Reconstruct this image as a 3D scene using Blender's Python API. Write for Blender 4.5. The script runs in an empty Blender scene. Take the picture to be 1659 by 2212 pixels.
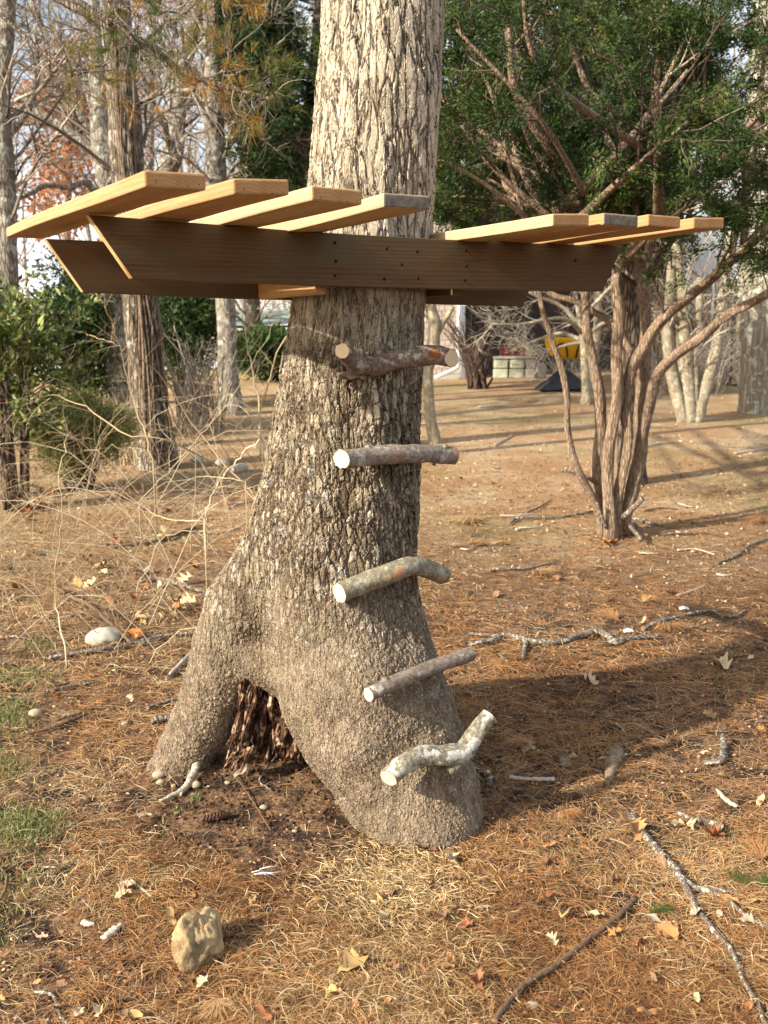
import bpy, math, random
import numpy as np
from mathutils import Matrix, Vector
random.seed(7); rng = np.random.default_rng(7)
SC = bpy.context.scene; COL = SC.collection
# ------------------------------------------------------------------ camera, sky, sun, exposure
HC, PITCH, ROLL, FPX = 1.72, 0.1833, -0.0134, 2131.8
cam_d = bpy.data.cameras.new('camera'); cam = bpy.data.objects.new('camera', cam_d); COL.objects.link(cam)
cam_d.sensor_fit = 'VERTICAL'; cam_d.sensor_height = 36; cam_d.sensor_width = 27
cam_d.lens = 36*FPX/2212; cam_d.clip_start = .05; cam_d.clip_end = 2000
cam_d.dof.use_dof = True; cam_d.dof.focus_distance = 3.4; cam_d.dof.aperture_fstop = 5.0
FW = np.array([0, math.cos(PITCH), -math.sin(PITCH)]); UP = np.array([0, math.sin(PITCH), math.cos(PITCH)]); EX = np.array([1., 0, 0])
cr, sr = math.cos(ROLL), math.sin(ROLL)
rt = cr*EX + sr*UP; upv = -sr*EX + cr*UP
M = Matrix(((rt[0], upv[0], -FW[0], 0), (rt[1], upv[1], -FW[1], 0), (rt[2], upv[2], -FW[2], HC), (0, 0, 0, 1)))
cam.matrix_world = M; SC.camera = cam
world = bpy.data.worlds.new('World'); SC.world = world; world.use_nodes = True
SUN_EL, SUN_AZ = math.radians(29), math.radians(240)      # azimuth clockwise from +Y: behind the camera on the left
wn = world.node_tree.nodes; sky = wn.new('ShaderNodeTexSky'); sky.sky_type = 'NISHITA'; sky.sun_disc = False
sky.sun_elevation = SUN_EL; sky.sun_rotation = SUN_AZ; sky.air_density = 1.2; sky.dust_density = 3.5; sky.ozone_density = 1.0
bg = wn['Background']; bg.inputs[1].default_value = .12
wl_ = world.node_tree.links; wtc = wn.new('ShaderNodeTexCoord'); wmp = wn.new('ShaderNodeMapping'); wmp.inputs['Scale'].default_value = (1, 1, 2.6); wl_.new(wtc.outputs['Generated'], wmp.inputs[0])
wnz = wn.new('ShaderNodeTexNoise'); wnz.inputs['Scale'].default_value = 2.6; wnz.inputs['Detail'].default_value = 6; wl_.new(wmp.outputs[0], wnz.inputs['Vector'])
wmr = wn.new('ShaderNodeMapRange'); wmr.inputs[1].default_value = .46; wmr.inputs[2].default_value = .66; wmr.inputs[3].default_value = .12; wmr.inputs[4].default_value = .9; wl_.new(wnz.outputs[0], wmr.inputs[0])
wmx = wn.new('ShaderNodeMix'); wmx.data_type = 'RGBA'; wl_.new(wmr.outputs[0], wmx.inputs[0]); wl_.new(sky.outputs[0], wmx.inputs[6]); wmx.inputs[7].default_value = (7.6, 7.9, 8.4, 1); wl_.new(wmx.outputs[2], bg.inputs[0])
sl = bpy.data.lights.new('sun', 'SUN'); sl.energy = 5.0; sl.angle = math.radians(.6); sl.color = (1, .92, .77)
sun = bpy.data.objects.new('sun', sl); COL.objects.link(sun)
SD = Vector((math.sin(SUN_AZ)*math.cos(SUN_EL), math.cos(SUN_AZ)*math.cos(SUN_EL), math.sin(SUN_EL)))
sun.rotation_euler = SD.to_track_quat('Z', 'Y').to_euler()
vs = SC.view_settings; vs.view_transform = 'Standard'; vs.look = 'None'; vs.exposure = .9; vs.gamma = 1; vs.use_curve_mapping = False
SC.cycles.use_denoising = True; SC.cycles.max_bounces = 6; SC.cycles.diffuse_bounces = 3; SC.cycles.glossy_bounces = 2
SC.cycles.transmission_bounces = 3; SC.cycles.transparent_max_bounces = 6; SC.cycles.caustics_reflective = False; SC.cycles.caustics_refractive = False

# ------------------------------------------------------------------ noise
_T = np.random.default_rng(3).random((256, 256)).astype(np.float32)
def vn(x, y, s=1., o=0.):
    x = np.asarray(x, float)*s+o*17.3+1000; y = np.asarray(y, float)*s+o*9.1+1000
    i = np.floor(x).astype(int); j = np.floor(y).astype(int); u = x-i; v = y-j
    u = u*u*(3-2*u); v = v*v*(3-2*v)
    a = _T[i % 256, j % 256]; b = _T[(i+1) % 256, j % 256]; c = _T[i % 256, (j+1) % 256]; d = _T[(i+1) % 256, (j+1) % 256]
    return (a*(1-u)+b*u)*(1-v)+(c*(1-u)+d*u)*v
def fbm(x, y, s=1., n=4, o=0.):
    t = 0; a = .5
    for k in range(n): t = t+a*(vn(x, y, s, o+k)-.5); s *= 2.07; a *= .5
    return t
# ------------------------------------------------------------------ picture point -> point of the place (at forward distance d, or on the ground)
def ray(px, py):
    a = px-829.5; b = py-1106
    X = cr*a+sr*b; Y = -sr*a+cr*b
    v = X*EX-Y*UP+FPX*FW
    return v/v[1]
def at(px, py, d): return np.array([0, 0, HC])+ray(px, py)*d
def gh(x, y):
    x = np.asarray(x, float); y = np.asarray(y, float)
    h = .021*np.clip(y-5, 0, 30)
    near = np.clip((11-np.hypot(x, y))/5, 0, 1)
    h = h+.05*fbm(x, y, .5, 2, 5)+near*(.035*fbm(x, y, 2.2, 3, 1)+.016*fbm(x, y, 13, 3, 2)+.010*np.abs(fbm(x, y, 45, 2, 3)))
    h = h+.06*np.exp(-((x+.25)**2+(y-3.75)**2)/.35**2)-.03*np.exp(-((x-.15)**2+(y-3.05)**2)/.3**2)+.035*np.exp(-((x+.72)**2+(y-3.68)**2)/.16**2)
    return h
def gp(px, py, lift=0.):
    r = ray(px, py); d = 4.
    for _ in range(30):
        d = d*.5+.5*min(300, max(.5, (HC-float(gh(r[0]*d, d)))/max(1e-4, -r[2])))
    return np.array([r[0]*d, d, float(gh(r[0]*d, d))+lift])
def to_px(x, y, z=0.):
    v = np.stack([x, y, np.full_like(x, -HC)+z], -1); dd_ = v@FW; return 829.5+FPX*(v@rt)/dd_, 1106-FPX*(v@upv)/dd_
# ------------------------------------------------------------------ object helpers
def mesh(name, V, F, m, parent=None, smooth=True, tint=None, midx=None, kind=None):
    me = bpy.data.meshes.new(name); V = np.asarray(V, np.float32).reshape(-1, 3)
    if not isinstance(F, list) or (len(F) and not isinstance(F[0], np.ndarray)): 
        if isinstance(F, list):
            me.from_pydata(V.tolist(), [], F); F = None
        else: F = [F]
    if F is not None:
        F = [f for f in F if len(f)]
        ls = np.concatenate([f.ravel() for f in F]).astype(np.int32); tot = np.concatenate([np.full(len(f), f.shape[1]) for f in F]).astype(np.int32)
        me.vertices.add(len(V)); me.vertices.foreach_set('co', V.ravel())
        me.loops.add(len(ls)); me.loops.foreach_set('vertex_index', ls)
        me.polygons.add(len(tot)); me.polygons.foreach_set('loop_start', (np.cumsum(tot)-tot).astype(np.int32)); me.polygons.foreach_set('loop_total', tot)
        me.update(calc_edges=True)
    if smooth: me.polygons.foreach_set('use_smooth', np.ones(len(me.polygons), bool))
    if tint is not None:
        a = me.attributes.new('tint', 'FLOAT', 'POINT'); a.data.foreach_set('value', np.asarray(tint, np.float32).ravel())
    for x in (m if isinstance(m, (list, tuple)) else [m]): me.materials.append(x)
    if midx is not None: me.polygons.foreach_set('material_index', np.asarray(midx, np.int32))
    o = bpy.data.objects.new(name, me); COL.objects.link(o)
    if parent: o.parent = parent
    if kind: o['kind'] = kind
    return o
def recentre(o, p):
    """put a thing's origin at its base without moving it"""
    p = Vector([float(c) for c in p]); o.data.transform(Matrix.Translation(-p)); o.location = p; return o
def tag(o, label, cat, group=None):
    o['label'] = label; o['category'] = cat
    if group: o['group'] = group
    return o
def thing(name, label, cat, group=None):
    o = bpy.data.objects.new(name, None); COL.objects.link(o); o.empty_display_size = .1; return tag(o, label, cat, group)
def nrm(v): return v/np.maximum(np.linalg.norm(v, axis=-1, keepdims=True), 1e-9)
def runit(n): return nrm(rng.normal(size=(n, 3)))
def smooth_path(P, K):
    P = np.asarray(P, float); n = len(P)
    if n == 2: t = np.linspace(0, 1, K)[:, None]; return P[0]*(1-t)+P[1]*t
    Q = np.vstack([2*P[0]-P[1], P, 2*P[-1]-P[-2]]); out = []
    for t in np.linspace(0, n-1-1e-6, K):
        i = int(t); u = t-i; a, b, c, d = Q[i:i+4]
        out.append(.5*((2*b)+(-a+c)*u+(2*a-5*b+4*c-d)*u*u+(-a+3*b-3*c+d)*u**3))
    return np.array(out)
def tubes(P, R, S=6, cap=True, prof=None):
    """many tapered tubes at once: P (N,K,3) paths, R (N,K) radii -> verts, faces"""
    P = np.asarray(P, float); R = np.asarray(R, float)
    if P.ndim == 2: P = P[None]; R = R[None]
    N, K, _ = P.shape
    T = np.empty_like(P); T[:, 1:-1] = P[:, 2:]-P[:, :-2]; T[:, 0] = P[:, 1]-P[:, 0]; T[:, -1] = P[:, -1]-P[:, -2]; T = nrm(T)
    ref = np.where(np.abs(T[:, 0, 2:3]) < .8, np.array([[0, 0, 1.]]), np.array([[1., 0, 0]]))
    u = nrm(np.cross(ref, T[:, 0])); U = np.empty_like(P)
    for k in range(K):
        u = nrm(u-(u*T[:, k]).sum(-1, keepdims=True)*T[:, k]); U[:, k] = u
    W = np.cross(T, U); a = np.arange(S)*2*math.pi/S
    RR = R[:, :, None]*np.ones(S) if prof is None else R[:, :, None]*prof
    V = P[:, :, None]+(np.cos(a)[:, None]*U[:, :, None]+np.sin(a)[:, None]*W[:, :, None])*RR[..., None]
    idx = np.arange(N*K*S).reshape(N, K, S); nx = np.roll(idx, -1, 2)
    Q = np.stack([idx[:, :-1], nx[:, :-1], nx[:, 1:], idx[:, 1:]], -1).reshape(-1, 4)
    F = [Q]
    if cap and S > 3:
        F.append(idx[:, 0, ::-1].reshape(-1, S)); F.append(idx[:, -1].reshape(-1, S))
    return V.reshape(-1, 3), F
def join(parts):
    Vs = []; Fs = {}; n = 0
    for V, F in parts:
        Vs.append(V)
        for f in F: Fs.setdefault(f.shape[1], []).append(f+n)
        n += len(V)
    return np.vstack(Vs), [np.vstack(f) for f in Fs.values()]
def spawn(P, R, M_, L, k=6, t0=.2, out=.8, along=.5, bias=(0, 0, .2), wob=.18, rmul=.55, rmin=.0015, curve=(0, 0, 0), lj=.5):
    """M_ child branches off the parent paths"""
    N, K, _ = P.shape; ln = np.linalg.norm(np.diff(P, axis=1), axis=2).sum(1); i = rng.choice(N, M_, p=ln/ln.sum())
    t = (t0+(1-t0)*rng.random(M_)**.8)*(K-1.001); j = t.astype(int); f = (t-j)[:, None]
    p = P[i, j]*(1-f)+P[i, j+1]*f; tg = nrm(P[i, j+1]-P[i, j]); r0 = (R[i, j]*(1-f[:, 0])+R[i, j+1]*f[:, 0])
    d = runit(M_); d = nrm(d-(d*tg).sum(-1, keepdims=True)*tg)
    d = nrm(tg*along+d*out+np.array(bias)); Ls = L*(1-lj+2*lj*rng.random(M_)); Ls = Ls*(1-.4*t/(K-1))
    C = np.empty((M_, k, 3)); C[:, 0] = p; st = (Ls/(k-1))[:, None]
    for q in range(1, k):
        C[:, q] = C[:, q-1]+d*st; d = nrm(d+rng.normal(size=(M_, 3))*wob+np.array(curve))
    r = np.maximum(rmin, np.minimum(r0*rmul, Ls*.02+.001)); tp = np.linspace(1, .3, k)
    return C, r[:, None]*tp
def ribbons(P, W, twist=None):
    """thin flat strands: P (N,K,3), W (N,K) half-widths"""
    N, K, _ = P.shape; T = nrm(P[:, -1]-P[:, 0])
    s = runit(N) if twist is None else twist
    s = nrm(np.cross(T, s)); V = np.stack([P-s[:, None]*W[..., None], P+s[:, None]*W[..., None]], 2)
    idx = np.arange(N*K*2).reshape(N, K, 2)
    Q = np.stack([idx[:, :-1, 0], idx[:, :-1, 1], idx[:, 1:, 1], idx[:, 1:, 0]], -1).reshape(-1, 4)
    return V.reshape(-1, 3), [Q]
def blades(p, d, L, w, up=None, fold=.0):
    """leaf shaped faces: base, two shoulders, tip"""
    N = len(p); s = nrm(np.cross(d, runit(N) if up is None else up)); n = nrm(np.cross(s, d))
    L = np.broadcast_to(L, N)[:, None]; w = np.broadcast_to(w, N)[:, None]
    V = np.stack([p, p+d*L*.45+s*w+n*fold*w, p+d*L, p+d*L*.45-s*w+n*fold*w], 1)
    return V.reshape(-1, 3), [np.arange(N*4).reshape(N, 4)]
def pts_on(P, n, t0=.0):
    N, K, _ = P.shape; i = rng.integers(0, N, n); t = (t0+(1-t0)*rng.random(n))*(K-1.001); j = t.astype(int); f = (t-j)[:, None]
    return P[i, j]*(1-f)+P[i, j+1]*f, nrm(P[i, j+1]-P[i, j])
# ------------------------------------------------------------------ materials
class NT:
    def __init__(s, name):
        s.m = bpy.data.materials.new(name); s.m.use_nodes = True; s.t = s.m.node_tree; s.n = s.t.nodes; s.b = s.n['Principled BSDF']; s.out = s.n['Material Output']
        s.b.inputs['Roughness'].default_value = .85; s.b.inputs['Specular IOR Level'].default_value = .2
        s.tc = s.n.new('ShaderNodeTexCoord').outputs['Object']
    def set(s, i, v):
        if isinstance(v, bpy.types.NodeSocket): s.t.links.new(v, i)
        elif isinstance(v, (tuple, list)) and len(v) == 3 and i.type == 'RGBA': i.default_value = (*v, 1)
        else: i.default_value = v
    def nd(s, ty, o=0, props={}, **kw):
        n = s.n.new('ShaderNode'+ty)
        for k, v in props.items(): setattr(n, k, v)
        for k, v in kw.items(): s.set(n.inputs[int(k[1:]) if k[0] == 'i' and k[1:].isdigit() else k.replace('_', ' ')], v)
        return n.outputs[o]
    def map(s, sc=(1, 1, 1), v=None, rot=(0, 0, 0), loc=(0, 0, 0)): return s.nd('Mapping', Vector=v or s.tc, Scale=sc, Rotation=rot, Location=loc)
    def noise(s, sc, det=4, v=None, rough=.55, dist=0., o=0): return s.nd('TexNoise', o, Vector=v or s.tc, Scale=sc, Detail=det, Roughness=rough, Distortion=dist)
    def math(s, op, a, b=0., c=0., clamp=False): return s.nd('Math', 0, {'operation': op, 'use_clamp': clamp}, i0=a, i1=b, i2=c)
    def mr(s, v, a, b, c=0., d=1., smooth=True): return s.nd('MapRange', 0, {'interpolation_type': 'SMOOTHSTEP' if smooth else 'LINEAR'}, Value=v, From_Min=a, From_Max=b, To_Min=c, To_Max=d)
    def mix(s, f, a, b, mode='MIX'):
        n = s.n.new('ShaderNodeMix'); n.data_type = 'RGBA'; n.blend_type = mode; s.set(n.inputs[0], f); s.set(n.inputs[6], a); s.set(n.inputs[7], b); return n.outputs[2]
    def ramp(s, f, st):
        n = s.n.new('ShaderNodeValToRGB'); e = n.color_ramp.elements
        while len(e) < len(st): e.new(.5)
        for q, (p, c) in zip(e, st): q.position = p; q.color = (*c, 1)
        s.set(n.inputs[0], f); return n.outputs[0]
    def col(s, c): s.set(s.b.inputs['Base Color'], c); return s
    def bump(s, h, st=.5, dist=.01): s.set(s.b.inputs['Normal'], s.nd('Bump', Strength=st, Distance=dist, Height=h)); return s
    def warp(s, v, sc, amt):
        n = s.noise(sc, 2, v, o=1); k = s.nd('VectorMath', 0, {'operation': 'SUBTRACT'}, i0=n, i1=(.5, .5, .5)); n2 = s.n.new('ShaderNodeVectorMath'); n2.operation = 'SCALE'; s.set(n2.inputs[0], k); n2.inputs['Scale'].default_value = amt
        return s.nd('VectorMath', 0, {'operation': 'ADD'}, i0=v, i1=n2.outputs[0])
    def vor(s, v, feat='DISTANCE_TO_EDGE', o=0, sc=1.): return s.nd('TexVoronoi', o, {'feature': feat}, Vector=v, Scale=sc)

def tint_mat(name, stops, rough=.8, trans=0., noise=None):
    m = NT(name); a = m.nd('Attribute', 2, {'attribute_name': 'tint'}); c = m.ramp(a, stops)
    if noise: c = m.mix(m.mr(m.noise(noise, 3), .35, .7, 0, .6), c, m.mix(1., c, (.45, .42, .4), 'MULTIPLY'))
    m.col(c); m.b.inputs['Roughness'].default_value = rough
    if trans:
        t = m.nd('BsdfTranslucent', Color=c); mx = m.n.new('ShaderNodeMixShader'); mx.inputs[0].default_value = trans
        m.t.links.new(m.b.outputs[0], mx.inputs[1]); m.t.links.new(t, mx.inputs[2]); m.t.links.new(mx.outputs[0], m.out.inputs[0])
    return m.m
def bark_mat(name, dark, light, sc=(40, 40, 12), bump=.012, lich=None, lichsc=9, crack=.22, spots=.55):
    m = NT(name); v = m.warp(m.map(sc), .6, .9); e = m.vor(v); h = m.mr(e, 0., crack); fine = m.noise(60, 5)
    c = m.mix(h, dark, m.mix(m.mr(fine, .3, .7), [x*.72 for x in light], light))
    c = m.mix(m.mr(m.noise(3.1, 4), .35, .7, 0, .5), c, m.mix(1., c, (.6, .56, .5), 'MULTIPLY'))
    if lich: c = m.mix(m.math('MULTIPLY', m.mr(m.noise(lichsc, 6), spots, spots+.08), .85), c, lich)
    m.col(c).bump(m.math('ADD', m.math('MULTIPLY', h, .7), m.math('MULTIPLY', fine, .4)), .9, bump); return m.m
# the oak bark: plates in three sizes from the crown down to the roots, real displacement
def oak_mat():
    m = NT('oak_bark'); sep = m.nd('SeparateXYZ', 2, Vector=m.tc)
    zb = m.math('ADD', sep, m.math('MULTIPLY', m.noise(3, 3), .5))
    def layer(sc, wa, cr_):
        v = m.warp(m.warp(m.map(sc), .35, 1.3), 1.6, wa); return m.mr(m.vor(v), 0., cr_), m.nd('SeparateColor', 0, Color=m.vor(v, 'F1', 1))
    def two(s1, s2, w1, w2, c1, c2, k2):
        h1, _c = layer(s1, w1, c1); h2, c_ = layer(s2, w2, c2); wn_ = m.mr(m.noise(7, 3), .3, .65, k2*.5, k2*1.25)
        return m.math('MULTIPLY', h1, m.math('SUBTRACT', 1., m.math('MULTIPLY', m.math('SUBTRACT', 1., h2), wn_), clamp=True)), c_
    A, ca = two((31, 31, 3.8), (36, 36, 13), .8, .9, .10, .09, .55); B, cb = two((40, 40, 6.5), (46, 46, 22), .9, 1.0, .13, .12, .75); C, cc = two((74, 74, 26), (100, 100, 70), 1.2, 1.2, .22, .22, .8)
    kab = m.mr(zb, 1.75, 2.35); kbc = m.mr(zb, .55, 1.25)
    f = lambda a, b, k: m.math('ADD', m.math('MULTIPLY', a, m.math('SUBTRACT', 1., k)), m.math('MULTIPLY', b, k))
    h = f(f(C, B, kbc), A, kab); cell = f(f(cc, cb, kbc), ca, kab)
    fine = m.noise(120, 6, rough=.7); mid = m.noise(26, 5, m.map((1, 1, .55)))
    amp = f(f(.0066, .0112, kbc), .0095, kab)
    hh = m.math('ADD', m.math('MULTIPLY', h, .75), m.math('MULTIPLY', m.math('ADD', m.math('MULTIPLY', cell, .5), mid), .3))
    lightc = m.mix(m.mr(cell, .1, .9), (.27, .21, .145), (.52, .44, .33))
    lightc = m.mix(m.mr(fine, .38, .68), m.mix(1., lightc, (.6, .57, .52), 'MULTIPLY'), lightc)
    lightc = m.mix(m.math('MULTIPLY', m.mr(m.noise(14, 7, rough=.7), .56, .62), .75), lightc, (.50, .47, .40))
    lightc = m.mix(m.math('MULTIPLY', m.mr(m.noise(5, 4), .5, .7), .35), lightc, (.24, .24, .15))
    lightc = m.mix(m.math('MULTIPLY', m.mr(m.noise(55, 3), .70, .74), .7), lightc, (.30, .10, .07))
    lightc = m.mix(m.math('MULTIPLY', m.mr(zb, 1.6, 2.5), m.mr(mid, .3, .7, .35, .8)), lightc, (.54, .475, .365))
    c = m.mix(m.mr(h, -.12, .7), (.080, .055, .037), lightc)
    c = m.mix(m.mr(m.noise(1., 4, m.map((9, 9, 2))), .45, .7, 0, .45), c, m.mix(1., c, (.62, .55, .47), 'MULTIPLY'))
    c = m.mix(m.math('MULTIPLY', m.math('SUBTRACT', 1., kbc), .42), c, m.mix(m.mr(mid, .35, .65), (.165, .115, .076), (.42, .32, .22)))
    m.col(c); m.b.inputs['Roughness'].default_value = .9
    d = m.n.new('ShaderNodeDisplacement'); d.inputs['Midlevel'].default_value = .7; d.inputs['Scale'].default_value = 1.25
    m.set(d.inputs['Height'], m.math('MULTIPLY', m.math('ADD', hh, m.math('MULTIPLY', fine, .30)), amp)); d.inputs['Midlevel'].default_value = .006
    m.t.links.new(d.outputs[0], m.out.inputs['Displacement']); m.m.displacement_method = 'BOTH'; return m.m
def wood_mat(name, pale, ring, axis='Y', dark=.0, sc=90, weather=None, wf=.5, pith=(.03, .0, .09)):
    """solid wood: rings about a pith beside the board, so long faces show lines and ends show arcs"""
    m = NT(name); s = {'X': (.06, 1, 1), 'Y': (1, .06, 1)}[axis]
    v = m.map(s, loc=pith); w = m.warp(v, 9., .035)
    mask = {'X': (0, 1, 1), 'Y': (1, 0, 1)}[axis]
    vv = m.nd('VectorMath', 0, {'operation': 'MULTIPLY'}, i0=w, i1=mask); r = m.nd('VectorMath', 1, {'operation': 'LENGTH'}, i0=vv)
    rg = m.math('PINGPONG', m.math('MULTIPLY', r, sc), .5); rg = m.mr(rg, .12, .5)
    fib = m.noise(1., 5, m.map({'X': (14, 420, 420), 'Y': (420, 14, 420)}[axis]))
    c = m.mix(m.math('MULTIPLY', rg, m.mr(m.noise(2.5, 3), .3, .7, .2, .6)), pale, ring); c = m.mix(m.mr(fib, .35, .75, 0, .55), c, m.mix(1., c, (.66, .58, .5), 'MULTIPLY'))
    c = m.mix(m.mr(m.noise(9, 5, v), .42, .68, 0, .8), c, m.mix(1., c, (.74, .56, .40), 'MULTIPLY'))
    c = m.mix(m.mr(m.noise(16, 3, v), .67, .72, 0, .6), c, [x*.35 for x in ring])
    ck = m.noise(1., 4, m.map({'X': (1.6, 60, 60), 'Y': (60, 1.6, 60)}[axis])); c = m.mix(m.mr(ck, .66, .69, 0, .75), c, m.mix(1., c, (.3, .25, .2), 'MULTIPLY'))
    if weather: c = m.mix(m.math('MULTIPLY', m.mr(m.noise(5, 6, m.map({'X': (.5, 2, 4), 'Y': (2, .5, 4)}[axis])), .3, .7), wf), c, weather)
    m.col(c).bump(m.math('ADD', fib, m.math('MULTIPLY', rg, .5)), .35, .0015); m.b.inputs['Roughness'].default_value = .75; return m.m
def plain(name, c, rough=.7, var=.25, sc=20, bump=.002, c2=None):
    m = NT(name); n = m.noise(sc, 5); m.col(m.mix(m.mr(n, .3, .7), c, c2 or [x*(1-var) for x in c])).bump(n, .4, bump); m.b.inputs['Roughness'].default_value = rough; return m.m
MAT = {}
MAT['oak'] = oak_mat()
MAT['deck'] = wood_mat('deck_board_wood', (.52, .33, .165), (.37, .215, .10), 'Y', sc=70)
MAT['deck2'] = wood_mat('pale_deck_board_wood', (.58, .43, .25), (.44, .30, .16), 'Y', sc=60, pith=(.08, 0, .05))
MAT['end'] = wood_mat('board_end_grain', (.47, .28, .125), (.33, .18, .07), 'Y', sc=120)
MAT['grey_end'] = plain('weathered_end', (.22, .19, .15), var=.5, sc=60)
MAT['beam'] = wood_mat('weathered_beam_wood', (.15, .088, .042), (.068, .040, .019), 'X', sc=75, weather=(.11, .085, .045), wf=.8)
MAT['cut'] = wood_mat('fresh_beam_cut', (.66, .47, .24), (.42, .26, .11), 'X', sc=170)
MAT['block'] = wood_mat('cross_block_wood', (.50, .31, .13), (.36, .20, .08), 'Y', sc=60)
MAT['hole'] = plain('screw_dark', (.012, .009, .007))
def ground_mat():
    m = NT('forest_floor'); sep = m.nd('SeparateXYZ', 1, Vector=m.tc); sx = m.nd('SeparateXYZ', 0, Vector=m.tc)
    n1 = m.noise(1.3, 5); n2 = m.noise(9, 5, rough=.65); n3 = m.noise(70, 5, rough=.7); n4 = m.noise(28, 4, m.map((1, 2.2, 1), rot=(0, 0, .5)))
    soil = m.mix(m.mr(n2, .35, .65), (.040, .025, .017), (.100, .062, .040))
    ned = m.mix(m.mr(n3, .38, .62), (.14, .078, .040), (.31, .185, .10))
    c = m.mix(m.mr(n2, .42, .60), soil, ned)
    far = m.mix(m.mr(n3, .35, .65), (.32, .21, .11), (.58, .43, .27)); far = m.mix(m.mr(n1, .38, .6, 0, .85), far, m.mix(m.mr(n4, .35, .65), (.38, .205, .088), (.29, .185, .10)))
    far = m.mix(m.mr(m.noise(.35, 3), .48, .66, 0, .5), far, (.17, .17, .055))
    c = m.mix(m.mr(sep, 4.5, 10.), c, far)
    c = m.mix(m.mr(m.noise(160, 2), .70, .74, 0, .8), c, (.55, .45, .32))
    m.col(c).bump(m.math('ADD', m.math('ADD', n2, m.math('MULTIPLY', n3, .5)), n4), .9, .03); m.b.inputs['Roughness'].default_value = .95
    return m.m
MAT['ground'] = ground_mat()
MAT['needle'] = tint_mat('dead_pine_needles', [(0, (.10, .045, .020)), (.35, (.32, .145, .050)), (.7, (.50, .245, .09)), (1, (.55, .35, .17))], noise=6)
MAT['straw'] = tint_mat('dry_grass_straw', [(0, (.20, .12, .055)), (.4, (.42, .28, .13)), (.75, (.60, .44, .23)), (1, (.74, .60, .38))])
MAT['chip'] = tint_mat('leaf_fragments', [(0, (.08, .04, .024)), (.45, (.22, .11, .055)), (.85, (.38, .22, .12)), (1, (.55, .42, .27))])
MAT['grass'] = tint_mat('green_grass', [(0, (.08, .10, .03)), (.45, (.16, .20, .06)), (1, (.40, .36, .18))], trans=.2)
MAT['cedar'] = tint_mat('cedar_foliage', [(0, (.012, .028, .009)), (.5, (.036, .068, .016)), (.85, (.10, .135, .026)), (1, (.22, .17, .05))], rough=.6, trans=.25)
MAT['hemlock'] = tint_mat('hemlock_foliage', [(0, (.015, .036, .012)), (.6, (.055, .095, .026)), (1, (.15, .18, .05))], rough=.6, trans=.25)
MAT['pine'] = tint_mat('pine_needles', [(0, (.05, .08, .02)), (.45, (.12, .15, .035)), (.6, (.36, .20, .05)), (1, (.55, .27, .08))], rough=.6, trans=.3)
MAT['rhodo'] = tint_mat('rhododendron_leaves', [(0, (.03, .06, .015)), (.45, (.11, .16, .035)), (1, (.38, .40, .13))], rough=.35, trans=.2)
MAT['juniper'] = tint_mat('juniper_foliage', [(0, (.10, .11, .035)), (.6, (.25, .26, .08)), (1, (.42, .40, .17))], trans=.15)
MAT['rust'] = tint_mat('rust_oak_leaves', [(0, (.22, .08, .03)), (.5, (.42, .17, .06)), (1, (.55, .27, .12))], trans=.35)
MAT['twig'] = tint_mat('bare_twigs', [(0, (.10, .075, .06)), (.5, (.26, .21, .165)), (1, (.46, .40, .32))])
MAT['redtwig'] = tint_mat('reddish_far_twigs', [(0, (.20, .14, .11)), (.5, (.38, .27, .20)), (1, (.52, .41, .31))])
MAT['cane'] = tint_mat('bramble_canes', [(0, (.20, .12, .07)), (.3, (.36, .25, .14)), (.7, (.50, .40, .25)), (1, (.60, .52, .38))])
MAT['darktwig'] = tint_mat('dark_bush_stems', [(0, (.05, .03, .025)), (.85, (.15, .10, .075)), (1, (.36, .28, .20))])
MAT['whitetwig'] = tint_mat('pale_lichened_twigs', [(0, (.28, .24, .18)), (1, (.58, .53, .43))])
MAT['greybark'] = bark_mat('grey_tree_bark', (.13, .11, .09), (.40, .36, .30), (30, 30, 6), .01, lich=(.46, .47, .40))
MAT['brownbark'] = bark_mat('brown_furrowed_bark', (.06, .042, .03), (.27, .205, .155), (28, 28, 6), .03, crack=.3)
MAT['vinebark'] = bark_mat('vine_covered_bark', (.08, .058, .042), (.42, .35, .27), (30, 30, 5), .03, crack=.3, lich=(.45, .42, .34), spots=.56)
MAT['cedarbark'] = bark_mat('stringy_cedar_bark', (.17, .115, .08), (.40, .29, .20), (60, 60, 9), .008, crack=.22, lich=(.33, .24, .165), lichsc=5, spots=.6)
MAT['palebark'] = bark_mat('pale_smooth_bark', (.25, .205, .14), (.43, .37, .27), (24, 24, 6), .006, lich=(.48, .45, .33), crack=.12)
MAT['bigbark'] = bark_mat('pale_grey_fluted_bark', (.22, .195, .145), (.40, .36, .28), (16, 16, 2.5), .02, lich=(.52, .51, .42), crack=.2)
MAT['stick'] = bark_mat('fallen_stick_bark', (.09, .065, .05), (.27, .215, .165), (120, 120, 40), .002, lich=(.46, .45, .38), lichsc=60, spots=.53)
MAT['bare_stick'] = bark_mat('barkless_stick', (.35, .29, .22), (.62, .56, .46), (150, 150, 20), .001, crack=.1)
MAT['brown_stick'] = bark_mat('brown_stick_bark', (.10, .06, .04), (.25, .16, .10), (150, 150, 30), .001)
MAT['rotten'] = bark_mat('rotten_heartwood', (.035, .017, .010), (.38, .21, .13), (34, 34, 18), .025, lich=(.50, .34, .22), lichsc=22, crack=.42, spots=.55)

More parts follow.
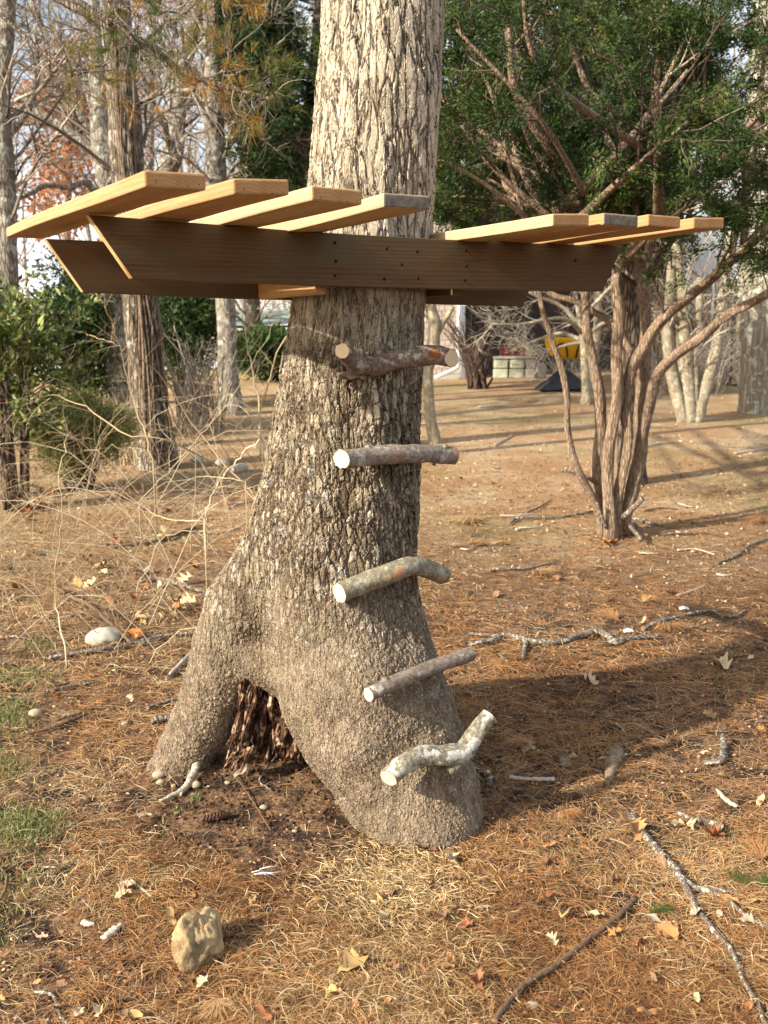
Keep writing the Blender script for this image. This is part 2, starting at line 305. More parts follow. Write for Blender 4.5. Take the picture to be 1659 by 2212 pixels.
# ------------------------------------------------------------------ ground
rr = np.concatenate([np.linspace(.05, 1.5, 10), np.arange(1.51, 6.2, .0125), 6.2*np.exp(np.linspace(.004, math.log(600/6.2), 150))])
aa = np.radians(np.concatenate([np.linspace(-180, -37, 40), np.arange(-36.7, 36.8, .26), np.linspace(37, 180, 40)[:-1]]))
RRg, AAg = np.meshgrid(rr, aa, indexing='ij'); gx = RRg*np.sin(AAg); gy = RRg*np.cos(AAg)
gv = np.stack([gx, gy, gh(gx, gy)], -1); nr_, na_ = RRg.shape
ii = np.arange(nr_*na_).reshape(nr_, na_); jj = np.roll(ii, -1, 1)
gf = np.stack([ii[:-1], ii[1:], jj[1:], jj[:-1]], -1).reshape(-1, 4)
mesh('ground', gv, [gf[:, ::-1], ii[0][None]], MAT['ground'], kind='structure')

# ------------------------------------------------------------------ the oak: one continuous surface (smooth union of tapering limbs)
def ctr(pl, pr, py, d):
    c = at((pl+pr)/2, py, d); depth = np.dot(c-np.array([0, 0, HC]), FW); return np.append(c, (pr-pl)/2/FPX*depth*.985)
TR = [ctr(707, 966, -420, 3.78), ctr(703, 967, -150, 3.76), ctr(701, 967, 0, 3.74), ctr(688, 955, 200, 3.71), ctr(668, 938, 413, 3.68), ctr(652, 921, 530, 3.66), ctr(637, 911, 640, 3.65),
      ctr(612, 906, 800, 3.64), ctr(579, 904, 1000, 3.62), ctr(560, 902, 1100, 3.60), ctr(548, 899, 1200, 3.57), ctr(560, 905, 1300, 3.54), ctr(590, 925, 1390, 3.50),
      ctr(592, 952, 1470, 3.46), ctr(636, 985, 1555, 3.42), ctr(704, 1008, 1630, 3.37), ctr(754, 1033, 1710, 3.32), ctr(780, 1048, 1780, 3.28), ctr(780, 1056, 1850, 3.28), ctr(775, 1066, 1960, 3.24)]
TRtop = TR[0].copy(); TRtop[:3] += (TR[0]-TR[1])[:3]*1.6
LL = [ctr(545, 760, 1130, 3.58), ctr(498, 680, 1235, 3.58), ctr(446, 610, 1310, 3.6), ctr(424, 562, 1390, 3.62), ctr(406, 538, 1470, 3.64), ctr(378, 504, 1550, 3.66), ctr(348, 466, 1615, 3.68), ctr(318, 430, 1670, 3.69), ctr(286, 412, 1750, 3.70)]
BK = [ctr(610, 850, 1250, 3.75), ctr(590, 820, 1400, 3.95), ctr(560, 830, 1540, 4.08), ctr(520, 850, 1720, 4.15)]
ARCH = [ctr(470, 560, 1360, 3.60), ctr(520, 625, 1425, 3.55), ctr(600, 730, 1470, 3.5)]
def chain(P, X, Y, Z):
    best = None
    for A, B in zip(P[:-1], P[1:]):
        ab = B[:3]-A[:3]; t = ((X-A[0])*ab[0]+(Y-A[1])*ab[1]+(Z-A[2])*ab[2])/ab.dot(ab); t = np.clip(t, 0, 1)
        q = np.sqrt((X-A[0]-t*ab[0])**2+(Y-A[1]-t*ab[1])**2+(Z-A[2]-t*ab[2])**2)-(A[3]+(B[3]-A[3])*t)
        best = q if best is None else smin(best, q, .012)
    return best
def smin(a, b, k):
    h = np.clip(.5+.5*(b-a)/k, 0, 1); return b*(1-h)+a*h-k*h*(1-h)
def sdf(X, Y, Z):
    a = chain([TRtop]+TR, X, Y, Z); b = chain(LL, X, Y, Z); c = chain(BK, X, Y, Z); e = chain(ARCH, X, Y, Z)
    d = smin(smin(smin(a, b, .07), e, .05), c, .05)
    th = np.arctan2(Y-3.62, X+.1)
    fl = np.clip(1.1-Z, 0, 1)
    return d+.010*np.sin(th*5+Z*2.1+.4)*(.5+fl)+.006*np.sin(th*9-Z*3+1.1)+.012*fl*(vn(X*1., Z*1.+Y, 6, 3)-.5)+.01*(vn(th, Z, 2.3, 8)-.5)
VX = .0085
lo = np.array([-1.12, 2.85, -.22]); hi = np.array([.62, 4.6, 3.72]); n = np.ceil((hi-lo)/VX).astype(int)
gxs = [lo[k]+np.arange(n[k])*VX for k in range(3)]
# evaluate coarsely first, then only near the surface
cs = 6; nc = n//cs+2; cg = [lo[k]+np.arange(nc[k])*VX*cs for k in range(3)]
CX, CY, CZ = np.meshgrid(*cg, indexing='ij'); CF = sdf(CX, CY, CZ)
F3 = np.full(tuple(nc*cs), 1., np.float32)
rep = np.repeat(np.repeat(np.repeat(np.where(CF < 0, -1., 1.).astype(np.float32), cs, 0), cs, 1), cs, 2); F3[:] = rep
act = np.argwhere(np.abs(CF) < VX*cs*2.1)
off = np.stack(np.meshgrid(*[np.arange(cs)]*3, indexing='ij'), -1).reshape(-1, 3)
for c0 in range(0, len(act), 4000):
    I = (act[c0:c0+4000, None]*cs+off[None]).reshape(-1, 3)
    val = sdf(lo[0]+I[:, 0]*VX, lo[1]+I[:, 1]*VX, lo[2]+I[:, 2]*VX); F3[I[:, 0], I[:, 1], I[:, 2]] = val
def nets(F, lo, vx):
    s = F < 0; cnt = np.zeros(tuple(np.array(F.shape)-1), np.int8)
    sl_ = lambda a: tuple(slice(o, F.shape[k]-1+o) for k, o in enumerate(a))
    for a in np.ndindex(2, 2, 2): cnt += s[sl_(a)]
    cells = np.argwhere((cnt > 0) & (cnt < 8)); vid = np.full(cnt.shape, -1, np.int32); vid[tuple(cells.T)] = np.arange(len(cells))
    acc = np.zeros((len(cells), 3)); w = np.zeros(len(cells))
    for ax in range(3):
        for b in range(4):
            o = [0, 0, 0]; oth = [k for k in range(3) if k != ax]; o[oth[0]] = b & 1; o[oth[1]] = b >> 1
            A = cells+o; B = A.copy(); B[:, ax] += 1; fa = F[tuple(A.T)]; fb = F[tuple(B.T)]; mk = (fa < 0) != (fb < 0)
            t = np.where(mk, fa/np.where(mk, fa-fb, 1), 0); p = np.array(o, float)[None]+np.eye(3)[ax]*t[:, None]; acc[mk] += p[mk]; w[mk] += 1
    V = (cells+acc/w[:, None])*vx+lo; Q = []
    for ax in range(3):
        o1, o2 = [k for k in range(3) if k != ax]; sh = [slice(None)]*3; s0 = list(sh); s1 = list(sh); s0[ax] = slice(0, -1); s1[ax] = slice(1, None)
        E = np.argwhere(s[tuple(s0)] != s[tuple(s1)]); E = E[(E[:, o1] > 0) & (E[:, o2] > 0) & (E[:, o1] < F.shape[o1]-1) & (E[:, o2] < F.shape[o2]-1)]
        inside = s[tuple(E.T)]; g = []
        for da, db in ((1, 1), (0, 1), (0, 0), (1, 0)): C = E.copy(); C[:, o1] -= da; C[:, o2] -= db; g.append(vid[tuple(C.T)])
        q = np.stack(g, 1); flip = inside if ax != 1 else ~inside; q[~flip] = q[~flip][:, ::-1]; Q.append(q)
    Q = np.vstack(Q); return V, Q[(Q >= 0).all(1)]
TV, TF = nets(F3, lo, VX)
oak = thing('oak_tree', 'big oak trunk with arching roots, carrying the board platform', 'tree')
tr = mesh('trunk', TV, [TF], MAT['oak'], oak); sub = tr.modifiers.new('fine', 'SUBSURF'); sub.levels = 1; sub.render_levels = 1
def hit(px, py):
    """where the sight line first meets the trunk"""
    r = ray(px, py); r = r/np.linalg.norm(r); t = 2.4
    for _ in range(90):
        p = np.array([0, 0, HC])+r*t; t += float(sdf(p[0], p[1], p[2]))*.8
        if t > 6: return None
    return np.array([0, 0, HC])+r*t

# rotten heartwood in the arch between the roots
def slab(corners, nu, nv, th, ragged, seed, name, parent, mat, rel=.03):
    """upright ragged slab; corners as (top left, top right, bottom left, bottom right)"""
    a, b, c, d = [np.array(q) for q in corners]; u, v = np.meshgrid(np.linspace(0, 1, nu), np.linspace(0, 1, nv), indexing='ij')
    low = 1-ragged*(vn(u[:, :1]*8, u[:, :1]*0+seed, 1.6, seed)); v = v*low
    P = a*(1-u)[..., None]*(1-v)[..., None]+b*u[..., None]*(1-v)[..., None]+c*(1-u)[..., None]*v[..., None]+d*u[..., None]*v[..., None]
    nn = nrm(np.cross(b-a, c-a)); nn = nn*(-np.sign(nn[1]) or 1)
    rl = np.abs(fbm(u*8+v*2.5, v*3.4, 1., 5, seed))*2.0+.9*fbm(u*4, v*4, 1, 3, seed+2); f = P+nn*(rel*(rl-.25))[..., None]
    e = 1-np.clip(np.minimum(u, 1-u)*8, 0, 1)
    bk = P-nn*(th*(1-e*.8)+.0*u)[..., None]; f = f-nn*(e*th*.5)[..., None]
    i = np.arange(nu*nv).reshape(nu, nv); q = np.stack([i[:-1, :-1], i[1:, :-1], i[1:, 1:], i[:-1, 1:]], -1).reshape(-1, 4); N = nu*nv
    rim = np.concatenate([i[:, 0], i[-1, 1:], i[::-1, -1][1:], i[0, ::-1][1:-1]]); rq = np.stack([rim, np.roll(rim, -1), np.roll(rim, -1)+N, rim+N], 1)
    return mesh(name, np.vstack([f.reshape(-1, 3), bk.reshape(-1, 3)]), [q, q[:, ::-1]+N, rq[:, ::-1]], mat, parent)
rot = MAT['rotten']
slab([at(520, 1425, 3.66), at(640, 1440, 3.60), at(530, 1650, 3.70), at(712, 1668, 3.56)], 90, 90, .06, .12, 1, 'rotten_heartwood', oak, rot, .07)
slab([at(525, 1462, 3.50), at(560, 1480, 3.49), at(484, 1655, 3.50), at(527, 1664, 3.48)], 30, 70, .03, .05, 2, 'rotten_slab', oak, rot, .035)
slab([at(496, 1628, 3.47), at(548, 1610, 3.46), at(474, 1664, 3.46), at(520, 1672, 3.45)], 30, 30, .02, .2, 7, 'rotten_slab', oak, rot, .02)
slab([at(585, 1530, 3.50), at(640, 1550, 3.46), at(588, 1640, 3.50), at(690, 1655, 3.45)], 50, 50, .03, .35, 4, 'rotten_slab', oak, rot, .045)
for k in range(9):
    x0 = 528+k*15; y0 = 1450+max(0, (x0-560))*1.1+rng.random()*30; L = 50+70*rng.random(); dd = 3.47+.08*rng.random()
    P = smooth_path([at(x0, y0, dd), at(x0+rng.normal()*5, y0+L*.5, dd-.01), at(x0+rng.normal()*8-4, min(1640, y0+L), dd-.015)], 9)
    V, F = tubes(P, (.012+.008*rng.random())*np.array([.6, 1, 1, .9, 1.1, .8, .9, .6, .15]), 6, prof=.6+.8*rng.random((1, 9, 6)))
    mesh('rotten_splinter', V, F, rot, oak, smooth=False)

# ------------------------------------------------------------------ platform
YAW = .4994; PE = np.array([math.cos(YAW), math.sin(YAW)]); PN = np.array([math.sin(YAW), -math.cos(YAW)]); PO = np.array([-.0431, 3.3451])
PZ = HC+.3056; BH = .172; D2 = .545; TH = .033; BT = .037
def warp_z(a): return np.interp(a, [-.95, -.726, -.503, -.283, -.068, .34, .73, 1.1], [.027, .020, .012, .004, -.001, -.007, -.009, -.009])      # the near beam is bowed
def warp_f(a): return np.interp(a, [-.92, -.8, -.27, 0, .54, 1.05], [.004, .003, -.017, -.022, -.035, -.046])      # the far one drops towards its end
wf_ = warp_z
plat = thing('tree_platform', 'unfinished wooden platform of spaced boards on two long beams round the oak', 'platform')
plat.location = (PO[0], PO[1], PZ); plat.rotation_euler = (0, 0, YAW)
# local axes: +x along the beams, +y away from the camera
def box_mesh(name, x0, x1, y0, y1, z0, z1, mats, mi=None, xs=None, sh0=0., sh1=0., parent=plat, bev=.003, bend=True):
    """box sliced along x; sh0 / sh1 slant the two ends (bottom edge moves inwards)"""
    K = 14 if bend else 2; V = []; 
    for k in range(K):
        t = k/(K-1)
        for (y, z) in ((y0, z0), (y1, z0), (y1, z1), (y0, z1)):
            a0 = x0+(sh0 if z == z0 else 0); a1 = x1-(sh1 if z == z0 else 0); x = a0+(a1-a0)*t
            V.append((x, y, z*(1-.03*(x > -.5)*(y0 == 0))+(wf_(x) if bend else 0)))
    F = [[0, 1, 2, 3][::-1]]; m_ = [1 if mi else 0]
    for k in range(K-1):
        b = 4*k
        for q in range(4): F.append([b+q, b+(q+1) % 4, b+4+(q+1) % 4, b+4+q][::1]); m_.append(0)
    F.append([4*(K-1)+q for q in range(4)]); m_.append(1 if mi else 0)
    F = [f[::-1] for f in F]
    o = mesh(name, V, F, mats, parent, smooth=False, midx=m_)
    if bev: b = o.modifiers.new('edge', 'BEVEL'); b.width = bev; b.segments = 2; b.limit_method = 'ANGLE'; b.angle_limit = math.radians(40); b.harden_normals = False
    return o
def la(px, py, b=0.):
    """along-beam coordinate where a sight line meets the vertical plane b behind the near face"""
    r = ray(px, py); o = PO-PN*b; A = np.array([[PE[0], -r[0]], [PE[1], -r[1]]]); s_ = np.linalg.solve(A, -o); return s_[0]
beam1 = box_mesh('beam', la(190, 463), la(1345, 532), 0, BT, -BH, 0, [MAT['beam'], MAT['cut']], True, sh0=la(286, 603)-la(190, 463), sh1=la(1345, 532)-la(1303, 626))
wf_ = warp_f; beam2 = box_mesh('beam', la(98, 515, D2), la(1165, 540, D2), D2, D2+BT, -BH, 0, [MAT['beam'], MAT['cut']], True, sh0=la(180, 633, D2)-la(98, 515, D2), sh1=.08)
for a, m_ in ((-.172, MAT['block']), (.36, MAT['beam'])):
    box_mesh('cross_block', a, a+.037, BT+.001, D2-.001, -BH+.004-.024, -.002-.024, [m_], parent=plat, bend=False)
S = [-.9399, -.7245, -.5008, -.2829, .3444, .5292, .7270, .9340]; O = [.7513, .7157, .6623, .6279, .5308, .5415, .5297, .5156]
NEAR = [(312.5, 405.5), (504.5, 421.9), (674, 439.5), (828.7, 449.5), (1194, 484.8), (1304, 484.8), (1400, 488.8), (1498, 495)]; ZN = []
for k in range(8):
    r = ray(*NEAR[k]); A_ = np.array([[PN[0], -r[0]], [PN[1], -r[1]]]); b_, t_ = np.linalg.solve(A_, -(PO+PE*S[k])); O[k] = float(b_); ZN.append(float(HC+r[2]*t_-PZ))
print('boards', np.round(O, 3), np.round(ZN, 3))
LEN = [1.96, 1.36, 1.36, 1.36, 1.50, 1.48, 1.47, 1.45]
lab = ['', '', '', 'board with greyed weathered end', '', 'board with dark greyed knotty end', '', '']
for k in range(8):
    # boards stop at the trunk where they would meet it
    ymax = LEN[k]-O[k]
    if k == 3: ymax = min(ymax, 1.0)
    W_, T_ = .140, TH+.003
    xs = np.array([-W_/2, W_/2]); ys = np.linspace(0, ymax+O[k], 8); V = []
    for y in ys:
        for (x, z) in ((-W_/2, 0), (W_/2, 0), (W_/2, T_), (-W_/2, T_)):
            V.append((x, y, z+.004*math.sin(y*2+k)+.002*(x*20)*math.sin(y*3+k*2)-.003))
    F = [[3, 2, 1, 0]]; m_ = [1]
    for j in range(7):
        b = 4*j
        for q in range(4): F.append([b+q, b+4+q, b+4+(q+1) % 4, b+(q+1) % 4][::-1]); m_.append(0)
    F.append([28, 29, 30, 31]); m_.append(1)
    F = [f[::-1] for f in F]
    o = mesh('deck_board', V, F, [MAT['deck2'] if k in (2, 3, 4) else MAT['deck'], MAT['grey_end'] if k in (3, 5) else MAT['end']], plat, smooth=False, midx=m_)
    # the board runs from its near end over the near beam: both heights are known
    zb = float(warp_z(S[k])); sl = ZN[k]-zb
    o.location = (S[k]+W_/2, -O[k], .004+ZN[k]); o.rotation_euler = (-math.atan2(sl, O[k]), 0, rng.normal()*.002)
    b = o.modifiers.new('edge', 'BEVEL'); b.width = .005; b.segments = 2; b.limit_method = 'ANGLE'; b.angle_limit = math.radians(40)
    if lab[k]: o['label'] = lab[k]
cyl = None
for (X, Y) in ((398, 412), (405, 550), (398, 660), (788, 455), (1018, 478), (900, 576), (770, 685), (1024, 680), (1385, 470), (1388, 590), (1376, 695), (2215, 545)):
    px, py = (900+X/2.37)/1.4756, (600+Y/2.37)/1.4756
    a = la(px, py); r = ray(px, py); q = PO+PE*a; d = q[1]; z = HC+r[2]*d-PZ
    if a > la(1330, 580): a = la(1325, 580)
    if cyl is None:
        V, F = tubes(np.array([[0, -.0012, 0], [0, .003, 0]]), np.array([.0055, .0055]), 10); cyl = mesh('screw_head', V, F, MAT['hole'], plat, smooth=False); s_o = cyl
    else: s_o = cyl.copy(); COL.objects.link(s_o); s_o.parent = plat
    s_o.location = (a, 0, z)

# ------------------------------------------------------------------ rungs
def rung_bark(name, light, dark, lich, amt, sc=(60, 60, 24), red=None):
    m = NT(name); n = m.noise(22, 6, rough=.65); n2 = m.noise(70, 4); v = m.warp(m.map(sc), .8, .7); e = m.mr(m.vor(v), 0, .18)
    c = m.mix(m.mr(n2, .35, .65), dark, light); c = m.mix(m.mr(n, amt, amt+.07), c, lich); c = m.mix(m.mr(e, 0, 1, .35, 0.), c, (.07, .05, .04))
    if red: c = m.mix(m.mr(m.noise(11, 3), .56, .62, 0, .85), c, red)
    m.col(c).bump(m.math('ADD', n, m.math('MULTIPLY', n2, .6)), .8, .004); return m.m
RB = [rung_bark('lichen_patched_bark', (.25, .19, .15), (.13, .095, .07), (.44, .41, .34), .56),
      rung_bark('banded_cherry_bark', (.33, .28, .23), (.19, .155, .125), (.46, .42, .36), .55, (20, 120, 120), red=(.24, .13, .09)),
      rung_bark('green_grey_bark', (.27, .24, .16), (.19, .16, .11), (.36, .34, .25), .5, red=(.38, .20, .09)),
      rung_bark('grey_ringed_bark', (.25, .20, .16), (.14, .11, .085), (.40, .37, .32), .57, (30, 110, 110)),
      rung_bark('white_blotched_bark', (.30, .27, .20), (.12, .11, .075), (.50, .49, .43), .49)]
def cut_mat():
    m = NT('fresh_sawn_end'); r = m.nd('VectorMath', 1, {'operation': 'LENGTH'}, i0=m.warp(m.tc, 30, .004)); g = m.math('PINGPONG', m.math('MULTIPLY', r, 160), .5)
    c = m.mix(m.math('MULTIPLY', g, .9), (.68, .54, .34), (.58, .41, .22)); c = m.mix(m.mr(r, .0, .0045), (.45, .28, .14), c); c = m.mix(m.mr(m.noise(90, 4), .3, .75, 0, .4), c, (.80, .70, .52))
    m.col(c); m.b.inputs['Roughness'].default_value = .7; return m.m
MAT['sawn'] = cut_mat(); MAT['torn'] = plain('torn_orange_bark', (.34, .12, .045), var=.5, sc=70, bump=.004)
def log(name, parent, pts, rad, mat, K=26, S=18, n0=None, n1=None, bumps=()):
    """a branch piece with sawn end faces as their own parts"""
    P = smooth_path(pts, K); R = np.interp(np.linspace(0, 1, K), np.linspace(0, 1, len(rad)), rad)
    th = np.arange(S); pr = 1+.26*(np.array([[vn(k*.35, s*.9+3*rad[0]*1000, 1., 4) for s in th] for k in range(K)])-.5); pr[:, :] += .05*np.sin(th/ S*2*math.pi*2+1)
    V, F = tubes(P[None], R[None], S, cap=False, prof=pr[None]); V = V.reshape(K, S, 3)
    # the end cuts: flatten the end rings onto their cutting planes
    ends = []
    for e, nn in ((0, n0), (K-1, n1)):
        if nn is not None:
            T = nrm(P[1]-P[0]) if e == 0 else nrm(P[-1]-P[-2]); O_ = -T if e == 0 else T; nn = nrm(nrm(np.array(nn))+1.1*O_)
            t = ((P[e]-V[e])@nn)/(T@nn); V[e] = V[e]+t[:, None]*T
            k2 = 1 if e == 0 else K-2; 
        ends.append(V[e].copy())
    o = mesh(name, V.reshape(-1, 3), F, mat, parent)
    for e, ring in enumerate(ends):
        c = ring.mean(0); T = nrm(P[0]-P[1]) if e == 0 else nrm(P[-1]-P[-2]); nn = (n0, n1)[e]; nn = T if nn is None else nrm(np.array(nn))
        inn = (ring-c)*.93+T*.0012; out = ring-c+T*.0002
        VV = np.vstack([inn, inn*.5, [T*.0012]]); f = [[i, (i+1) % S, S+(i+1) % S, S+i] for i in range(S)]+[[S+i, S+(i+1) % S, 2*S] for i in range(S)]
        rim = mesh('cut_rim', np.vstack([out, inn]), [[i, (i+1) % S, S+(i+1) % S, S+i] for i in range(S)], MAT['torn'] if False else MAT['brown_stick'], None)
        ce = mesh('cut_end', VV, f, MAT['sawn'], parent, smooth=False); ce.location = c; rim.parent = ce
    return o, P, R
def rung(k, label, pts, rad, n0=None, n1=None):
    t = thing('branch_rung', label, 'rung', 'branch rungs nailed up the oak'); t.location = pts[len(pts)//2]
    inv = np.array(t.location); pts = [np.array(p)-inv for p in pts]
    o, P, R = log('log', t, pts, rad, RB[k], n0=n0, n1=n1); return t, inv, P, R
def knot(parent, p, r, mat):
    a = runit(1)[0]; P = np.array([p-np.array([0, 0, 1])*r*.3, p, p+np.array([.1, -.5, .3])*r]); V, F = tubes(P, np.array([r*1.15, r, r*.5]), 9); return mesh('knot', V, F, mat, parent)
C1 = hit(850, 785); C2 = hit(850, 985); C3 = hit(845, 1245); C4 = hit(900, 1455); C5 = hit(930, 1640)
y1, y2, y3, y4, y5 = [c[1] for c in (C1, C2, C3, C4, C5)]
t, inv, P, R = rung(0, 'topmost rung, forked lichen-patched branch with torn orange bark at one end', [at(739, 758, y1-.20), at(768, 785, y1-.12), at(805, 792, y1-.055), at(860, 778, y1-.04), at(925, 767, y1-.045), at(975, 774, y1-.075)], [.027, .031, .035, .034, .035, .033], n0=(-.35, -.9, .1), n1=(.3, -1, .2))
P2 = smooth_path([at(800, 797, y1-.055)-inv, at(765, 808, y1-.07)-inv, at(730, 813, y1-.09)-inv], 8); V, F = tubes(P2, np.linspace(.024, .011, 8), 10); mesh('side_stub', V, F, RB[0], t)
knot(t, at(786, 815, y1-.085)-inv, .013, RB[0])
V, F = tubes(smooth_path([at(922, 762, y1-.068)-inv, at(958, 768, y1-.092)-inv], 5), np.array([.004, .013, .015, .015, .005]), 8); mesh('torn_bark', V, F, MAT['torn'], t)
t, inv, P, R = rung(1, 'second rung from the top, straight level log with round bright cut face', [at(738, 992, y2-.17), at(800, 985, y2-.10), at(860, 981, y2-.045), at(920, 980, y2+.03), at(978, 984, y2+.10)], [.034, .033, .034, .032, .033], n0=(-.42, -.9, 0.05))
knot(t, at(795, 966, y2-.105)-inv, .012, RB[1]); knot(t, at(962, 964, y2+.07)-inv, .011, RB[1]); knot(t, at(938, 1003, y2+.04)-inv, .008, RB[1])
t, inv, P, R = rung(2, 'middle rung, greenish grey log that bends down at its far end', [at(733, 1281, y3-.14), at(790, 1258, y3-.09), at(855, 1233, y3-.045), at(900, 1223, y3+.01), at(961, 1243, y3+.08)], [.037, .036, .035, .034, .032], n0=(-.72, -.68, .12))
t, inv, P, R = rung(3, 'fourth rung down, thin grey log slanting up to the side with a knob', [at(796, 1500, y4-.15), at(845, 1478, y4-.10), at(900, 1455, y4-.04), at(960, 1432, y4+.03), at(1019, 1411, y4+.09)], [.026, .027, .027, .027, .026], n0=(-.7, -.7, .1))
knot(t, at(833, 1468, y4-.115)-inv, .014, RB[3]); knot(t, at(935, 1462, y4+.0)-inv, .013, RB[3])
t, inv, P, R = rung(4, 'lowest rung, crooked white-blotched branch with pale sawn face', [at(839, 1680, y5-.13), at(875, 1650, y5-.10), at(920, 1632, y5-.055), at(965, 1632, y5-.03), at(1003, 1622, y5+.0), at(1030, 1580, y5+.04), at(1058, 1543, y5+.07)], [.032, .034, .035, .037, .036, .030, .025], n0=(-.25, -.9, .0))
P2 = smooth_path([at(1000, 1635, y5+.0)-inv, at(985, 1650, y5-.02)-inv, at(970, 1668, y5-.05)-inv], 6); V, F = tubes(P2, np.linspace(.022, .015, 6), 10); mesh('side_stub', V, F, RB[4], t)

# ------------------------------------------------------------------ trees of the background
def px_path(pts, d, K=None):
    """pts: (px, py, half width px [, extra distance])"""
    P = [at(p[0], p[1], d+(p[3] if len(p) > 3 else 0)) for p in pts]; R = [p[2]*(d+(p[3] if len(p) > 3 else 0))/FPX for p in pts]
    K = K or max(8, 5*len(pts)); return smooth_path(P, K), np.interp(np.linspace(0, 1, K), np.linspace(0, 1, len(R)), R)
def trunk_mesh(name, P, R, mat, parent, S=20, lump=.12, flare=0., seed=1):
    K = len(P); k = np.arange(K)[:, None]; s = np.arange(S)[None]
    a = s/S*2*math.pi; pr = 1+lump*(vn(k*.5+np.cos(a)*1.5, np.sin(a)*1.5+seed, 1.2, seed)-.5)*2+lump*.4*np.sin(a*3+k*.15+seed)
    if flare:
        hgt = P[:, 2]-P[0, 2]; pr = pr*(1+flare*np.exp(-hgt/.18)[:, None]*(.7+.5*np.sin(a*4+seed)))
    V, F = tubes(P[None], R[None], S, prof=pr[None]); return mesh(name, V, F, mat, parent)
def tint_for(V, n, lo_=0., hi_=1.): return np.repeat(rng.random(len(V)//n)*(hi_-lo_)+lo_, n)
def twigs(name, sets, mat, parent, S=3, lo_=0., hi_=1.):
    parts = []; tt = []
    for P, R in sets:
        V, F = tubes(P, R, S, cap=False); parts.append((V, F)); tt.append(tint_for(V, P.shape[1]*S, lo_, hi_))
    V, F = join(parts); return mesh(name, V, F, mat, parent, tint=np.concatenate(tt), kind='stuff')
def bare_tree(name, label, trunk, d, mat, limbs=(), tw=None, lv=(20, 100, 300), L=(1.2, .6, .3), flare=.5, S=20, group=None, twmat='twig', limb_mat=None, bias=(0, 0, .2), t0=.3, lump=.1, seed=1, tint=(0, 1), rmin=.0025):
    t = thing(name, label, 'tree', group); P, R = px_path(trunk, d); base = P[0].copy(); base[2] -= .0; t.location = base
    if flare is not None: P = np.vstack([P[0]-[0, 0, .25], P]); R = np.append(R[0], R)
    trunk_mesh('trunk', P-base, R, mat, t, S, lump, flare or 0, seed); LP = []; LR = []
    for lb in limbs:
        p, r = px_path(lb, d, 16); trunk_mesh('limb', p-base, r, limb_mat or mat, t, 10, .08, 0, seed); LP.append(p-base); LR.append(r)
    if tw is not False:
        PP = [smooth_path(P-base, 16)]+LP; RR_ = [np.interp(np.linspace(0, 1, 16), np.linspace(0, 1, len(R)), R)]+LR
        A = np.array(PP); B = np.array(RR_); sets = []
        for q, (m_, l_) in enumerate(zip(lv, L)):
            A2, B2 = spawn(A, B, m_, l_, t0=t0 if q == 0 else .15, bias=bias, rmul=.4 if q == 0 else .7, rmin=rmin); sets.append((A2, B2)); A, B = A2, B2
        twigs('twigs', sets, MAT[twmat], t, lo_=tint[0], hi_=tint[1])
    return t
# 1 the vine-clad trunk on the left
T1 = bare_tree('vine_clad_tree', 'thick brown trunk with vines climbing it behind the bramble canes', [(340, 1022, 44), (325, 900, 40), (312, 760, 38), (302, 640, 37), (292, 500, 36), (278, 400, 34), (266, 200, 32), (255, 60, 30), (248, -140, 26), (240, -500, 20)], 11.6, MAT['vinebark'],
    limbs=[[(300, 225, 6), (350, 200, 5, -.3), (420, 195, 4, -.5)]], lv=(30, 160, 500), L=(1.5, .7, .35), t0=.45, S=28, rmin=.004)
b1 = np.array(T1.location)
for k in range(16):
    ph = rng.random()*6; xo = rng.uniform(-1, .8)
    pts = []
    for q, (cx_, cy_, hw) in enumerate([(337, 1010, 43), (325, 900, 41), (312, 760, 39), (302, 640, 38), (292, 500, 37), (278, 400, 35), (266, 200, 33), (256, 60, 31)]):
        xo2 = np.clip(xo+.25*math.sin(q*1.1+ph), -.95, .95); pts.append(at(cx_+hw*xo2, cy_, 11.6-hw*11.6/FPX*math.sqrt(max(.02, 1-xo2**2))-.01))
    P = smooth_path(pts, 40)-b1; V, F = tubes(P, np.linspace(.022, .008, 40)*(.5+.6*rng.random()), 6); mesh('vine', V, F, MAT['cedarbark'] if k % 2 else MAT['brownbark'], T1)
# 2 grey forked tree behind it
bare_tree('grey_forked_tree', 'pale grey tree with limbs reaching sideways, just behind the vine-clad trunk', [(262, 930, 30), (250, 700, 28), (240, 500, 26), (232, 400, 24), (220, 300, 22), (212, 200, 17), (206, 90, 14), (200, -60, 11), (190, -300, 8)], 14.5, MAT['greybark'],
    limbs=[[(232, 390, 15), (195, 320, 11), (150, 285, 9), (100, 250, 8), (40, 236, 7), (-60, 232, 5)], [(225, 330, 13), (170, 250, 9, .2), (130, 205, 8, .3), (80, 160, 6, .4), (20, 120, 5, .5), (-60, 70, 4, .6)], [(215, 280, 11), (185, 180, 9), (140, 130, 8, .3), (90, 60, 7, .5), (50, -60, 6, .8)],
           [(225, 470, 11), (190, 395, 8, -.3), (150, 405, 6, -.5), (100, 400, 6, -.7), (50, 425, 5, -.9), (-40, 450, 4, -1)], [(222, 360, 8), (245, 300, 6), (300, 240, 4, .4), (350, 190, 3, .6)]], lv=(70, 420, 1500), L=(1.7, .8, .4), S=20, t0=.25, rmin=.004)
